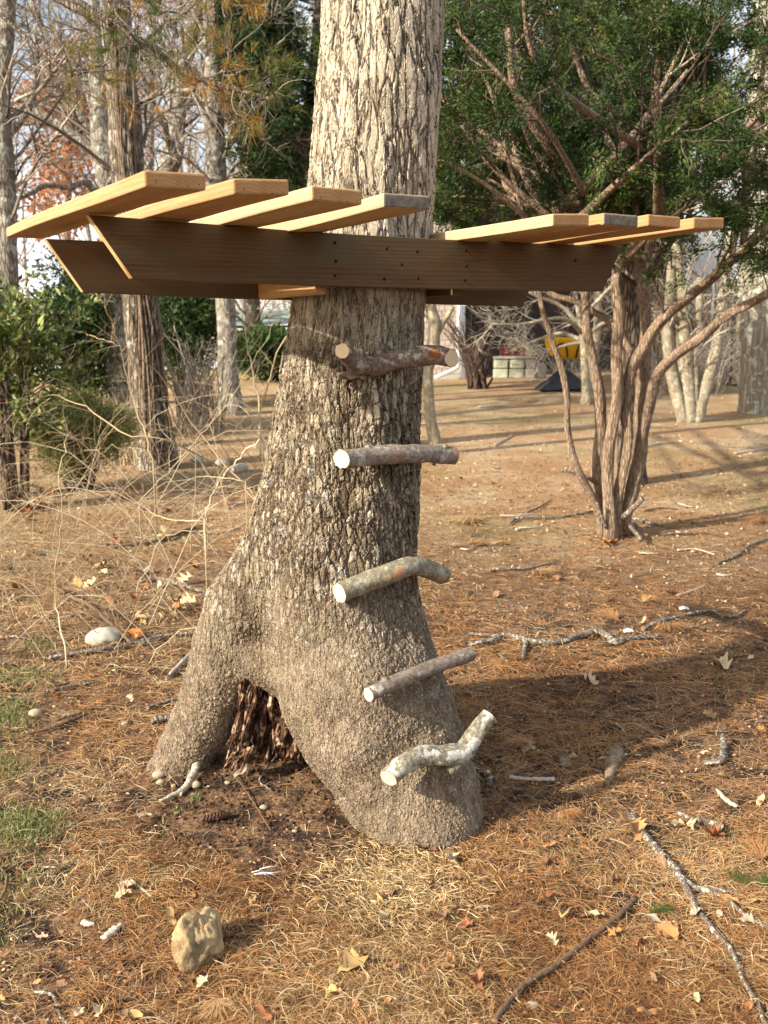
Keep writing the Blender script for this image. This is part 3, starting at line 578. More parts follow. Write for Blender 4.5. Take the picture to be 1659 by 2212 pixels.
# 3 leaning pale trunk
bare_tree('leaning_pale_tree', 'leaning smooth pale trunk with knots, left of the straight grey trunk', [(318, 850, 26), (325, 700, 25), (335, 520, 24), (350, 400, 22), (372, 330, 22), (382, 250, 20), (392, 160, 18), (408, 90, 17), (428, 20, 15), (440, -120, 12), (450, -400, 8)], 20, MAT['greybark'],
    limbs=[[(392, 240, 9), (430, 205, 7), (460, 185, 5), (520, 165, 3)], [(385, 170, 9), (340, 140, 6), (300, 110, 5), (260, 60, 4)]], lv=(40, 260, 900), L=(2.2, 1.0, .5), rmin=.005)
# 4 straight grey trunk
bare_tree('straight_grey_tree', 'straight grey-brown trunk between the vine-clad trunk and the oak', [(500, 872, 24), (494, 800, 21), (488, 650, 20), (476, 500, 20), (468, 400, 20), (465, 300, 19), (462, 200, 19), (458, 80, 17), (452, -60, 15), (445, -400, 10)], 17.5, MAT['greybark'],
    limbs=[[(465, 300, 6), (500, 305, 5), (535, 290, 4)], [(462, 150, 8), (520, 100, 5), (580, 20, 4)]], lv=(40, 260, 800), L=(1.8, .9, .45), rmin=.005, seed=5)
# 5 far-left trunk
bare_tree('edge_tree', 'grey mottled trunk rising at the far edge beside the rhododendron', [(20, 900, 26), (15, 700, 25), (10, 500, 25), (6, 350, 24), (0, 200, 20), (14, 60, 16), (20, -100, 12)], 12.5, MAT['greybark'],
    limbs=[[(10, 300, 10), (60, 240, 7), (80, 160, 6), (75, 60, 4)]], lv=(40, 260, 900), L=(1.6, .8, .4), rmin=.004, seed=9)
# 6 saplings and trees to the right of the oak
bare_tree('pale_sapling', 'slim pale knobbly sapling seen just right of the oak trunk', [(941, 966, 15), (932, 915, 12), (926, 860, 11), (924, 800, 12), (935, 760, 14), (938, 700, 13), (930, 650, 12), (926, 500, 11), (935, 300, 9), (940, 100, 6)], 13.4, MAT['palebark'],
    limbs=[[(938, 730, 9), (955, 700, 7), (980, 660, 5)]], lv=(12, 60, 160), L=(.9, .5, .3), flare=.15, S=14, t0=.5)
TW = bare_tree('spreading_crabapple', 'small pale tree with a tangle of spreading whitish twigs near the house', [(1268, 860, 11), (1264, 800, 9), (1262, 760, 9), (1258, 720, 8), (1250, 690, 7)], 18.5, MAT['palebark'],
    limbs=[[(1258, 720, 6), (1225, 690, 4, -.4), (1180, 690, 3.5, -.8), (1130, 700, 3, -1), (1060, 700, 2, -1.2)], [(1258, 735, 5), (1210, 720, 4, .3), (1160, 735, 3, .4), (1110, 755, 2, .5)], [(1250, 700, 5), (1210, 660, 4), (1160, 640, 3), (1120, 620, 2)],
           [(1262, 740, 4), (1225, 745, 3), (1180, 760, 2.5), (1140, 770, 2)], [(1255, 690, 5), (1300, 640, 4), (1340, 600, 3)], [(1260, 735, 5), (1300, 700, 4), (1340, 690, 3)], [(1252, 690, 5), (1240, 620, 4), (1225, 560, 3)]],
    lv=(60, 300, 700), L=(.9, .45, .25), twmat='whitetwig', flare=.5, S=12, t0=.55, bias=(-.1, 0, .05), rmin=.005)
bare_tree('pale_sapling', 'second slim pale sapling, standing behind the cedar stems', [(1270, 858, 9), (1284, 780, 8), (1290, 690, 8), (1292, 560, 7), (1300, 400, 6)], 19.5, MAT['palebark'], lv=(12, 60, 160), L=(1.0, .5, .3), flare=.2, S=10)
mt = thing('multi_stem_tree', 'pale tree of several stems from one base, between the cedar and the large pale trunk', 'tree'); bb = gp(1482, 912); mt.location = bb
for st in ([(1476, 912, 11), (1462, 850, 14), (1448, 790, 12), (1442, 720, 12), (1446, 650, 11), (1452, 560, 9)], [(1492, 915, 17), (1487, 850, 14), (1480, 760, 13), (1476, 690, 13), (1470, 600, 11), (1450, 480, 8)], [(1500, 910, 9), (1500, 850, 9), (1500, 780, 8), (1508, 700, 8), (1512, 600, 7)],
           [(1505, 912, 14), (1520, 850, 12), (1540, 780, 12), (1552, 720, 11), (1562, 640, 10), (1580, 500, 8)], [(1470, 905, 5), (1480, 850, 5), (1468, 800, 5), (1460, 700, 4)]):
    p, r = px_path(st, bb[1]); p[0, 2] -= .1; trunk_mesh('stem', p-bb, r, MAT['palebark'], mt, 16, .12, .2, int(st[0][0]))
    A, B = spawn(p[None]-bb, r[None], 14, 1.2, t0=.45, rmul=.35); A2, B2 = spawn(A, B, 60, .5); twigs('twigs', [(A, B), (A2, B2)], MAT['twig'], mt)
bigp, _ = px_path([(1640, 885, 48)], 17, 2) if False else (None, None)
bare_tree('large_pale_tree', 'large pale fluted trunk at the far edge beyond the cedar', [(1648, 886, 52), (1645, 800, 46), (1643, 700, 46), (1645, 600, 45), (1650, 450, 42), (1655, 250, 38), (1660, 0, 32)], 16.8, MAT['bigbark'], lv=(20, 100, 200), L=(1.6, .8, .4), t0=.6, flare=.18, S=40, lump=.09, seed=4)
# 7 the cedar in front: many stems from one stool
ced = thing('red_cedar', 'many-stemmed cedar fanning up from one base, dark green crown overhead', 'tree'); cb = gp(1312, 1160); ced.location = cb; CD = cb[1]
stems = [[(1306, 1165, 16, .0), (1285, 1090, 12, -.05), (1246, 1010, 11, -.1), (1228, 930, 10, -.1), (1222, 860, 10, -.1), (1210, 790, 9, -.1), (1188, 715, 9, -.1), (1166, 650, 8, -.1), (1150, 560, 7, -.1), (1120, 420, 6), (1080, 260, 6), (1050, 180, 6), (985, 40, 5), (960, -80, 4)],
  [(1306, 1160, 18, .05), (1290, 1050, 17, .05), (1297, 960, 17, .05), (1292, 850, 16, .05), (1276, 740, 14, .05), (1264, 650, 13, .1), (1262, 560, 12, .1), (1235, 470, 10, .1), (1196, 390, 9, .1), (1154, 325, 8, .1), (1110, 200, 6, .1)],
  [(1316, 1165, 22, -.1), (1316, 1060, 17, -.1), (1318, 960, 16, -.1), (1330, 860, 17, -.1), (1330, 760, 17, -.1), (1342, 680, 16, -.1), (1330, 610, 15, -.1), (1338, 570, 13), (1370, 520, 12), (1369, 400, 11), (1309, 300, 9), (1255, 155, 8), (1224, 75, 7), (1150, -30, 5)],
  [(1330, 1140, 20, -.05), (1340, 1050, 16, -.05), (1352, 950, 16, -.05), (1358, 860, 17, -.05), (1372, 780, 16, -.1), (1420, 705, 15, -.2), (1480, 650, 15, -.3), (1550, 585, 14, -.4), (1620, 530, 13, -.5), (1720, 430, 11, -.6)],
  [(1340, 1140, 22, .1), (1372, 1020, 20, .1), (1384, 930, 22, .1), (1392, 830, 20, .1), (1392, 720, 18, .1), (1385, 610, 17, .1), (1390, 500, 15, .1), (1400, 350, 13, .1), (1420, 180, 10, .1), (1440, 0, 8, .1), (1450, -200, 5)],
  [(1350, 1130, 18, .0), (1378, 1010, 18, .0), (1398, 900, 18, .0), (1412, 825, 16, -.1), (1470, 760, 15, -.2), (1540, 705, 14, -.3), (1600, 665, 14, -.4), (1700, 610, 12, -.5)],
  [(1368, 790, 11, -.03), (1352, 740, 10, .1), (1310, 690, 10, .2), (1250, 655, 9, .3), (1190, 635, 9, .4), (1120, 600, 7, .5)],
  [(1360, 560, 13, .2), (1329, 400, 11, .5), (1264, 310, 9, .6), (1179, 200, 8, .7), (1150, 140, 7, .8), (1120, -20, 5)],
  [(1390, 560, 12, -.1), (1439, 465, 12, -.2), (1529, 370, 11, -.3), (1609, 285, 10, -.4), (1680, 200, 9, -.5), (1760, 60, 7)],
  [(1395, 620, 9, .2), (1420, 560, 9, .2), (1470, 500, 8, .3), (1500, 400, 7), (1520, 200, 6), (1530, 0, 4)]]
CP = []; CR = []
for i, st in enumerate(stems):
    p, r = px_path(st, CD, 44); r = r*.7; p = p+np.array([[.012*math.sin(k*.55+i), .012*math.cos(k*.43+i*2), 0] for k in range(44)]); 
    if i < 6: p[0, 2] -= .08
    trunk_mesh('stem', p-cb, r, MAT['cedarbark'], ced, 20, .24, .12 if i < 6 else 0, i+2)
    q = smooth_path(p, 16); CP.append(q-cb); CR.append(np.interp(np.linspace(0, 1, 16), np.linspace(0, 1, 44), r))
for pts in ([(1206, 1016, 3.5), (1240, 1020, 4), (1288, 1042, 5)], [(1388, 1078, 6, -.25), (1346, 1118, 7, -.1)], [(1288, 1085, 3, -.2), (1310, 1140, 4, -.15)], [(1360, 1135, 4, -.1), (1385, 1165, 5, -.35)]):
    p, r = px_path(pts, CD, 8); V, F = tubes(p-cb, r, 8); mesh('dead_branch', V, F, MAT['stick'], ced)
CP = np.array(CP); CR = np.array(CR)
def zmin(A, z):
    return A[(A[:, 0, 2] > z)]
# crown limbs fill the volume overhead
lim = []
for k in range(44):
    x0, y0 = rng.uniform(1150, 1640), rng.uniform(300, 560); x1, y1 = x0+rng.normal()*190-40, y0-rng.uniform(150, 420); dd = rng.uniform(-1.2, 3.0)
    lim.append(smooth_path([at(x0, y0, CD+dd*.5), at((x0+x1)/2+rng.normal()*40, (y0+y1)/2+20, CD+dd), at(x1, y1, CD+dd*1.2)], 16)-cb)
for k in range(16):
    x0, y0 = rng.uniform(1130, 1260), rng.uniform(420, 540); x1, y1_ = rng.uniform(950, 1100), rng.uniform(170, 470); dd = rng.uniform(-.4, 3.2)
    lim.append(smooth_path([at(x0, y0, CD+dd*.5), at((x0+x1)/2+rng.normal()*20, (y0+y1_)/2-15, CD+dd), at(x1, y1_, CD+dd*1.2)], 16)-cb)
lim = np.array(lim); limR = np.linspace(.030, .010, 16)[None]*(.5+rng.random((60, 1)))
V, F = tubes(lim, limR, 6); mesh('branches', V, F, MAT['cedarbark'], ced, kind='stuff')
A1, B1 = spawn(np.vstack([CP, lim]), np.vstack([CR, limR]), 640, .9, t0=.35, along=.7, bias=(0, 0, .05)); 

def crown_zone(Pw):
    X, Y = to_px(Pw[:, 0]+cb[0], Pw[:, 1]+cb[1], Pw[:, 2]+cb[2])
    lim_ = np.where(X < 1150, 560, np.where(X < 1400, 545, np.where(X < 1480, 620, 690))); return (Y < lim_+25*rng.normal(size=len(X)))
kp = crown_zone(A1[:, 3]); A1, B1 = A1[kp], B1[kp]
A2, B2 = spawn(A1, B1, 3900, .34, along=.7, bias=(0, 0, -.1)); kp = crown_zone(A2[:, -1]); A2, B2 = A2[kp], B2[kp]; twigs('twigs', [(A1, B1), (A2, B2)], MAT['darktwig'], ced, lo_=0, hi_=1.)
def fol(name, anchors, dirs, n, L, w, mat, parent, spread=.9, jit=.05, lo_=0, hi_=1, droop=-.15, clump=3.0):
    N = len(anchors)*n; a = np.repeat(anchors, n, 0)+rng.normal(size=(N, 3))*jit; d = nrm(np.repeat(dirs, n, 0)+runit(N)*spread+[0, 0, droop])
    V, F = blades(a, d, L*(.6+.8*rng.random(N)), w*(.7+.6*rng.random(N)))
    cl = vn(a[:, 0]+a[:, 1]*.7, a[:, 2]+a[:, 1]*.5, clump, 2); t_ = np.clip((cl*.6+rng.random(N)*.55-.1), 0, 1)*(hi_-lo_)+lo_
    return mesh(name, V, F, mat, parent, smooth=False, tint=np.repeat(t_, 4), kind='stuff')
pp, dd = pts_on(A2, 22000, .05); px_, dx_ = pts_on(A1, 3500, .2); pp = np.vstack([pp, px_]); dd = np.vstack([dd, dx_])
k_ = crown_zone(pp) & (rng.random(len(pp)) < np.clip(.72+3.6*fbm(pp[:, 0]+pp[:, 1]*.5, pp[:, 2]-pp[:, 1]*.3, 2.1, 3, 6), .03, 1)); pp, dd = pp[k_], dd[k_]
fol('foliage', pp, dd, 19, .040, .0054, MAT['cedar'], ced, jit=.028, spread=.75, clump=2.2)
# 8 rough dark trunk just behind the cedar
bare_tree('dark_rough_tree', 'dark rough-barked trunk standing right behind the cedar stems', [(1366, 1062, 32), (1362, 960, 28), (1360, 800, 28), (1362, 640, 27), (1366, 450, 26), (1372, 200, 22), (1380, -100, 16)], 10.2, MAT['brownbark'], lv=(30, 100, 200), L=(1.2, .6, .3), t0=.6, flare=.35, S=26, lump=.08)
# 9 evergreen boughs hanging by the oak, upper middle
hem = thing('hemlock_tree', 'dark hemlock with drooping boughs behind the oak, above the platform', 'tree')
hb = gp(640, 872); hem.location = hb; hp, hr = px_path([(640, 872, 12), (640, 700, 11), (642, 500, 10), (655, 300, 9), (680, 100, 8), (700, -200, 6)], hb[1]); trunk_mesh('trunk', hp-hb, hr, MAT['brownbark'], hem, 10, .1, .2)
L9 = []
for k in range(60):
    py = rng.uniform(-120, 370); w_ = 60+90*(1-py/420) if py < 300 else 90; side = -1 if rng.random() < .8 else 1; x0 = 665-py*.03; dz = rng.uniform(-2.5, 2.5)
    if 250 < py < 305: continue
    L9.append(smooth_path([at(x0, py, hb[1]), at(x0+side*w_*.5, py+rng.normal()*12, hb[1]+dz*.5), at(x0+side*w_*rng.uniform(.7, 1.15), py+30+rng.normal()*10, hb[1]+dz)], 8)-hb)
L9 = np.array(L9); R9 = np.ones(len(L9))[:, None]*np.linspace(.03, .008, 8); A, B = spawn(L9, R9, 1300, 1.0, along=.9, bias=(0, 0, -.15)); twigs('twigs', [(L9, R9), (A, B)], MAT['twig'], hem, hi_=.4)
pp, dd = pts_on(A, 13000); fol('foliage', pp, dd, 9, .11, .018, MAT['hemlock'], hem, jit=.08, hi_=.95)
# 10 pine boughs reaching in overhead on the left, with green and rusty needles
pine = thing('pine_tree', 'pine whose boughs of green and rusty needles hang across the upper sky', 'tree'); pb = at(150, 700, 9.5); pb[2] = gh(pb[0]-1.6, pb[1]); pb[0] -= 1.6; pine.location = pb
pth = smooth_path([pb, pb+[.1, 0, 2.5], pb+[.2, -.1, 5.2], pb+[.5, -.2, 8]], 20); trunk_mesh('trunk', pth-pb, np.linspace(.16, .07, 20), MAT['brownbark'], pine, 14, .1, .3)
bl = [[tuple(pth[13])]+[(280, 80), (360, 135), (430, 170), (500, 190), (545, 202), (590, 215)], [tuple(pth[14])]+[(180, 10), (240, 40), (290, 90), (330, 160)], [tuple(pth[15])]+[(270, -60), (320, 0), (370, 50), (385, 80)], [tuple(pth[15])]+[(400, -110), (440, -40), (462, 10), (465, 80)],
      [tuple(pth[14])]+[(120, -60), (200, -20), (290, 30), (370, 60)], [tuple(pth[13])]+[(100, 120), (160, 150), (230, 140)]]
BP = []
for q in bl:
    pts = [np.array(q[0])]+[at(x, y, 7.2-.25*i) for i, (x, y) in enumerate(q[1:])]; BP.append(smooth_path(pts, 16)-pb)
BP = np.array(BP); BR = np.linspace(.035, .008, 16)[None]*np.array([1, .8, .8, .8, .7, .6])[:, None]
for i in range(len(BP)): V, F = tubes(BP[i], BR[i], 7); mesh('bough', V, F, MAT['brownbark'], pine)
A, B = spawn(BP, BR, 95, .42, t0=.45, along=.9, bias=(.1, 0, -.1)); A2, B2 = spawn(A, B, 230, .20, along=1.); twigs('twigs', [(A, B), (A2, B2)], MAT['twig'], pine, hi_=.4)
pp, dd = pts_on(np.vstack([A2]), 330, .4); N = len(pp)*16; a = np.repeat(pp, 16, 0); d = nrm(np.repeat(dd, 16, 0)*1.1+runit(N)*.8)
P3 = np.stack([a, a+d*.055, a+d*.10+[0, 0, -.012]], 1); V, F = ribbons(P3, np.array([.0012, .0011, .0005])[None]*np.ones((N, 1)))
tt = np.clip(vn(a[:, 0]*1., a[:, 2], 2.2, 4)*1.0+.35*rng.random(N)-.1, 0, 1); mesh('needles', V, F, MAT['pine'], pine, tint=np.repeat(tt, 6), kind='stuff')
# 11 rust-leaved oaks beyond
for i, (cx_, cy_, rx, ry, d, lbl) in enumerate([(150, 330, 120, 110, 26, 'young oak holding rust-brown leaves, low behind the grey forked tree'), (330, 60, 110, 90, 30, 'distant tree with reddish leaf haze high between the trunks'), (560, 330, 70, 60, 32, 'thin distant oak with tan leaves beside the hemlock')]):
    t = thing('rust_leaved_oak', lbl, 'tree'); b = at(cx_, 870, d); b[2] = gh(b[0], b[1]); t.location = b
    p = smooth_path([b, at(cx_-8, 600, d), at(cx_, cy_, d), at(cx_+5, cy_-ry, d)], 20); trunk_mesh('trunk', p-b, np.linspace(.16, .04, 20), MAT['greybark'], t, 10, .1, .3)
    A, B = spawn((p-b)[None, 6:], np.linspace(.11, .04, 14)[None], 60, rx*d/FPX*.9, t0=.1, bias=(0, 0, .25)); A2, B2 = spawn(A, B, 300, 1.1); A3, B3 = spawn(A2, B2, 900, .5, rmin=.005); twigs('twigs', [(A, B), (A2, B2), (A3, B3)], MAT['redtwig'], t)
    pp, dd = pts_on(np.vstack([A3]), (2600, 900, 500)[i]); fol('leaves', pp, dd, 2, .13, .045, MAT['rust'], t, jit=.12)
# 12 far woods: trunks and fine twigs closing the view
fw = []; fwt = []
sets = []; tp = []; tr_ = []
for k in range(70):
    d = rng.uniform(38, 75); px = rng.uniform(-150, 1800); b = at(px, 780, d); b[2] = gh(b[0], b[1])-.1; h = rng.uniform(9, 17); lean = rng.normal(size=2)*.7
    tp.append(smooth_path([b, b+[lean[0]*.5, 0, h*.5], b+[lean[0], lean[1], h]], 10)); tr_.append(np.linspace(.17, .03, 10)*(.6+.6*rng.random()))
tp = np.array(tp); tr_ = np.array(tr_); A, B = spawn(tp, tr_, 1300, 3.6, t0=.15, bias=(0, 0, .45)); A2, B2 = spawn(A, B, 3800, 1.7, k=5, bias=(0, 0, .2), rmin=.009); A3, B3 = spawn(A2, B2, 5500, .9, k=4, rmin=.008)
V, F = tubes(tp, tr_, 8, cap=False); mesh('far_trunks', V, F, MAT['greybark'], kind='stuff')
twigs('far_woods', [(A, B), (A2, B2), (A3, B3)], MAT['redtwig'], None)
# ------------------------------------------------------------------ shrubs on the left
def shrub(name, label, cx_, cy0, cy1, rx, d, n, bl_, mat, L, w, dep=.8, lo_=0, hi_=1, stems=14, base=None, jit=.06, nb=6, droop=-.1, part='foliage'):
    t = thing(name, label, 'shrub'); bx = at(cx_, cy1, d); bx[2] = gh(bx[0], bx[1]); t.location = bx
    top = at(cx_, cy0, d)[2]; W_ = rx*d/FPX; H = top-bx[2]; st = []
    for k in range(stems):
        a = rng.random()*6.28; r_ = rng.random()**.5; st.append(smooth_path([np.array([.1*math.cos(a), .1*math.sin(a), -.05]), np.array([W_*.5*r_*math.cos(a), dep*.5*r_*math.sin(a), H*.5]), np.array([W_*.85*r_*math.cos(a), dep*.85*r_*math.sin(a), H*(.95-.25*r_)])], 8))
    st = np.array(st); sr_ = np.ones(stems)[:, None]*np.linspace(.022, .008, 8); A, B = spawn(st, sr_, stems*9, max(.25, H*.35), t0=.2, bias=(0, 0, .1)); V, F = tubes(st, sr_, 5); mesh('stems', V, F, MAT['brownbark'], t, kind='stuff'); twigs('twigs', [(A, B)], MAT['twig'], t, hi_=.5)
    pp, dd = pts_on(np.vstack([A]), n, .2); return t, pp, dd, W_, H
rh, pp, dd, W_, H = shrub('rhododendron', 'broad-leaved glossy green rhododendron at the far edge', 15, 560, 850, 88, 9.2, 700, 5, None, .1, .02, dep=.7, stems=18)
N = len(pp)*6; a = np.repeat(pp, 6, 0)+rng.normal(size=(N, 3))*.03; d = nrm(np.repeat(dd, 6, 0)*.5+runit(N)+[0, 0, .1]); front = np.argsort(a[:, 1]+.3*rng.random(N))
near = front[:300]; rest = front[300:]
V, F = blades(a[rest], d[rest], .085*(.7+.6*rng.random(len(rest))), .017, fold=.3); mesh('foliage', V, F, MAT['rhodo'], rh, tint=np.repeat(rng.random(len(rest)), 4), kind='stuff')
lv = np.array([(0, 0, 0), (.016, .03, .004), (.019, .055, .005), (.010, .08, .0), (0, .095, -.006), (-.010, .08, .0), (-.019, .055, .005), (-.016, .03, .004), (0, .045, -.002)])
lm = []
for q in range(4): 
    o = mesh('leaf', lv, [[8, i, (i+1) % 8] for i in range(8)], MAT['rhodo'], rh, tint=np.full(9, .25+.22*q)); lm.append(o)
for j, i in enumerate(near):
    o = lm[j] if j < 4 else lm[j % 4].copy()
    if j >= 4: COL.objects.link(o); o.parent = rh
    o.location = a[i]; o.rotation_euler = Vector(d[i]).to_track_quat('Y', 'Z').to_euler(); o.scale = [.8+.5*random.random()]*3
t, pp, dd, W_, H = shrub('yew_hedge', 'dark green hedge of fine foliage behind the rhododendron', 190, 585, 800, 100, 14.5, 1700, 6, None, .1, .02, dep=1.0, stems=26); fol('foliage', pp, dd, 8, .09, .016, MAT['hemlock'], t, jit=.09, hi_=.9)
t, pp, dd, W_, H = shrub('evergreen_shrub', 'tall dark evergreen shrub behind the vine-clad trunk', 395, 610, 800, 70, 19, 1700, 6, None, .1, .02, dep=1.0, stems=20); fol('foliage', pp, dd, 8, .11, .02, MAT['hemlock'], t, jit=.12, hi_=.8)
t, pp, dd, W_, H = shrub('juniper_shrub', 'low spreading olive-green juniper under the bramble canes', 165, 862, 955, 130, 10.2, 2600, 6, None, .1, .02, dep=.7, stems=24); fol('foliage', pp, dd, 12, .07, .005, MAT['juniper'], t, jit=.06)
t, pp, dd, W_, H = shrub('dark_spruce_shrub', 'dark low conifer in front of the distant white house', 572, 735, 820, 62, 26, 1500, 6, None, .1, .02, dep=1.2, stems=14); fol('foliage', pp[pp[:, 2] > .45], dd[pp[:, 2] > .45], 14, .22, .035, MAT['hemlock'], t, jit=.14, hi_=.9, droop=-.05)
p, r = px_path([(588, 824, 15), (588, 800, 11), (586, 770, 9), (584, 740, 7)], 26); trunk_mesh('trunk', p-np.array(t.location), r, MAT['hole'], t, 8)
bare_tree('grey_tree', 'grey trunk in front of the distant white house', [(552, 830, 9), (552, 760, 12), (547, 700, 14), (545, 650, 14), (540, 400, 12), (530, 100, 8)], 27.5, MAT['greybark'], lv=(20, 100, 200), L=(2, 1, .5))
# thicket of upright tan stems behind the canes
def thicket(name, label, x0, x1, y0, y1, d, n, hpx, mat, S=4, rad=.008, dj=1., lean=.25, tw=2, cat='shrub'):
    t = thing(name, label, cat); b = gp((x0+x1)/2, (y0+y1)/2); t.location = b; P = []
    for k in range(n):
        q = np.array([rng.uniform(x0, x1), 0, 0]); dd_ = d+rng.uniform(-dj, dj); g = at(q[0], y0, dd_); g[2] = gh(g[0], g[1])-.03; h = hpx*d/FPX*(.5+.7*rng.random()); l_ = rng.normal(size=2)*lean*h
        P.append(smooth_path([g, g+[l_[0]*.3, l_[1]*.3, h*.5], g+[l_[0], l_[1], h]], 7)-b)
    P = np.array(P); R = rad*(.4+.9*rng.random((n, 1)))*np.linspace(1, .3, 7); A, B = spawn(P, R, n*tw, hpx*d/FPX*.3, t0=.3, k=4, rmin=.002)
    sets = [(P, R), (A, B)]; o = twigs('stems', sets, mat, t, S=4); return t
thicket('bare_thicket', 'tan thicket of upright bare stems in front of the dark hedge', 170, 300, 885, 900, 12.8, 170, 120, MAT['cane'], rad=.012)
thicket('bare_thicket', 'grey-brown thicket of thin stems between the two background trunks', 380, 480, 865, 880, 15.5, 90, 190, MAT['twig'], rad=.014)
thicket('bare_bush', 'dark reddish bare-stemmed bush against the house corner', 1010, 1050, 820, 822, 22.5, 45, 150, MAT['darktwig'], rad=.03, dj=.3, lean=.4, tw=6)
thicket('brush_pile', 'tangled grey brush between cedar and pale stems', 1400, 1560, 800, 830, 21, 160, 110, MAT['twig'], rad=.012, lean=.8, tw=5)
thicket('bare_bush', 'low bare twiggy bush under the deck of the house, right of the blocks', 1180, 1290, 760, 800, 23.5, 60, 90, MAT['whitetwig'], rad=.008, lean=.6, tw=5)
thicket('bare_thicket', 'pale twiggy thicket behind the pale stems at the edge', 1400, 1640, 700, 800, 24.5, 160, 240, MAT['cane'], rad=.014, lean=.35, tw=4)
# bramble: named long canes, then the loose tangle
CB = ['long thick arching cane sweeping over the juniper', 'pale cane arching high past the vine-clad trunk', 'thin cane bowing down toward the left edge', 'straight pale cane slanting up beside the oak', 'kinked bone-white dead branch hanging by the oak',
      'tall straight sapling whip crossing the vine-clad trunk', 'thin leafless sapling standing over the stone', 'cane arching low toward the lawn', 'slim grey crooked sapling between trunk and oak', 'pale forked sapling in front of the grey tree']
canes = [([(572, 1130), (540, 1060), (474, 1010), (372, 953), (272, 939), (200, 888), (129, 859), (57, 858), (-30, 885)], 6.2, 4.5), ([(560, 1090), (437, 942), (352, 819), (280, 756), (235, 738), (190, 722)], 6.6, 3.5), ([(530, 1040), (430, 1030), (330, 1085), (190, 1180), (90, 1290)], 5.4, 2.6),
  ([(300, 1085), (400, 980), (500, 860), (600, 690)], 7.5, 2.6), ([(560, 950), (519, 985), (482, 1030), (455, 1080), (445, 1120), (445, 1186), (453, 1231)], 5.6, 4.5), ([(330, 990), (290, 870), (262, 760), (225, 660), (205, 630)], 8, 4),
  ([(141, 1398), (124, 1316), (122, 1235), (135, 1112), (130, 1020), (150, 930)], 4.9, 3.8), ([(440, 1125), (330, 1110), (200, 1010), (100, 1060), (-20, 1160)], 5.8, 3), ([(575, 990), (560, 900), (580, 830), (600, 760), (640, 700), (690, 660)], 12, 5), ([(562, 955), (560, 870), (545, 800), (530, 720), (520, 640)], 12.5, 4)]
for (pts, d, hw), lb in zip(canes, CB):
    P = smooth_path([at(x, y, d+.25*math.sin(i*1.3)) for i, (x, y) in enumerate(pts)], 30); R = np.linspace(1, .35, 30)*hw*d/FPX*.5; P[1:] += rng.normal(size=P[1:].shape)*.006
    if pts[0][1] > 900 and lb[:6] not in ('kinked',): g = P[0].copy(); g[2] = gh(g[0], g[1])-.03; P = np.vstack([g, P]); R = np.append(R[0], R)
    t = thing('cane', lb, 'cane'); b = P[0].copy(); t.location = b; V, F = tubes(P-b, R, 7); n_ = 7*len(P); mesh('stem', V, F, MAT['cane'], t, tint=np.full(len(V), rng.uniform(.4, .9)))
    q = smooth_path(P-b, 12)[None]; A, B = spawn(q, np.interp(np.linspace(0, 1, 12), np.linspace(0, 1, len(R)), R)[None], 14, .35, t0=.2, k=5, rmin=.001); A2, B2 = spawn(A, B, 24, .14, k=4, rmin=.0008); twigs('twigs', [(A, B), (A2, B2)], MAT['cane'], t)
def bramble(name, label, n, xr, dr, L, mat, rad=.0035, seed=0, dirx=-1):
    t = thing(name, label, 'bramble'); P = []
    for k in range(n):
        d = rng.uniform(*dr); x = rng.uniform(*xr); b = at(x, 900, d); b[2] = gh(b[0], b[1])-.02; l_ = L*(.5+.8*rng.random()); a = rng.normal()*.7; dx = dirx*math.cos(a)*(1 if rng.random() < .75 else -1); dy = math.sin(a)*.6; h = l_*rng.uniform(.25, .6)
        P.append(smooth_path([b, b+[dx*l_*.25, dy*l_*.25, h*.8], b+[dx*l_*.6, dy*l_*.6, h], b+[dx*l_, dy*l_, h*rng.uniform(.1, .8)]], 12))
    P = np.array(P); P[:, 1:] += rng.normal(size=P[:, 1:].shape)*.014; b = P[0, 0].copy(); t.location = b; P -= b; R = rad*.72*(.5+.8*rng.random((n, 1)))*np.linspace(1, .35, 12); A, B = spawn(P, R, n*6, .22, t0=.2, k=4, rmin=.0011); A2, B2 = spawn(A, B, n*5, .09, k=3, rmin=.0009)
    o = twigs('stems', [(P, R), (A, B), (A2, B2)], mat, t, S=4); return t
bramble('bramble_patch', 'tangle of thin tan arching canes over the leaf litter on the left', 78, (-120, 420), (4.9, 8.5), 1.5, MAT['cane'])
bramble('bramble_patch', 'paler bramble tangle in front of the juniper and vine-clad trunk', 48, (60, 560), (8., 11.5), 1.9, MAT['cane'], rad=.005)
bramble('bramble_patch', 'sparse upright whips behind the pale sapling', 26, (420, 640), (10.5, 15), 1.8, MAT['cane'], rad=.006)

# ------------------------------------------------------------------ buildings and yard things
def bx(name, x0, x1, y0, y1, z0, z1, m, parent=None, bev=0.):
    V = [(x, y, z) for x in (x0, x1) for y in (y0, y1) for z in (z0, z1)]; F = [[0, 1, 3, 2], [4, 6, 7, 5], [0, 4, 5, 1], [2, 3, 7, 6], [0, 2, 6, 4], [1, 5, 7, 3]]
    o = mesh(name, V, F, m, parent, smooth=False)
    if bev: b = o.modifiers.new('edge', 'BEVEL'); b.width = bev; b.segments = 2
    return o
white = plain('white_paint', (.74, .75, .76), .5, .08, 3); shingle_m = plain('cedar_shingle', (.46, .36, .30), .85, .35, 6, c2=(.36, .29, .25)); dark_wall = plain('wall_with_painted_shade', (.10, .075, .06), .8, .3, 4); glass = plain('window_glass', (.05, .06, .07), .08, .2, 1)  # the dark wall colour has the shade of the recess painted in
HD = 25.5; hx0 = at(905, 780, HD)[0]; hx1 = at(996, 780, HD)[0]; hz = float(gh(hx1, HD))
hs = thing('shingled_house', 'cedar-shingled house with white corner trim behind the cedar', 'house')
hs.location = (hx0, HD, hz)
def H_(o): return o
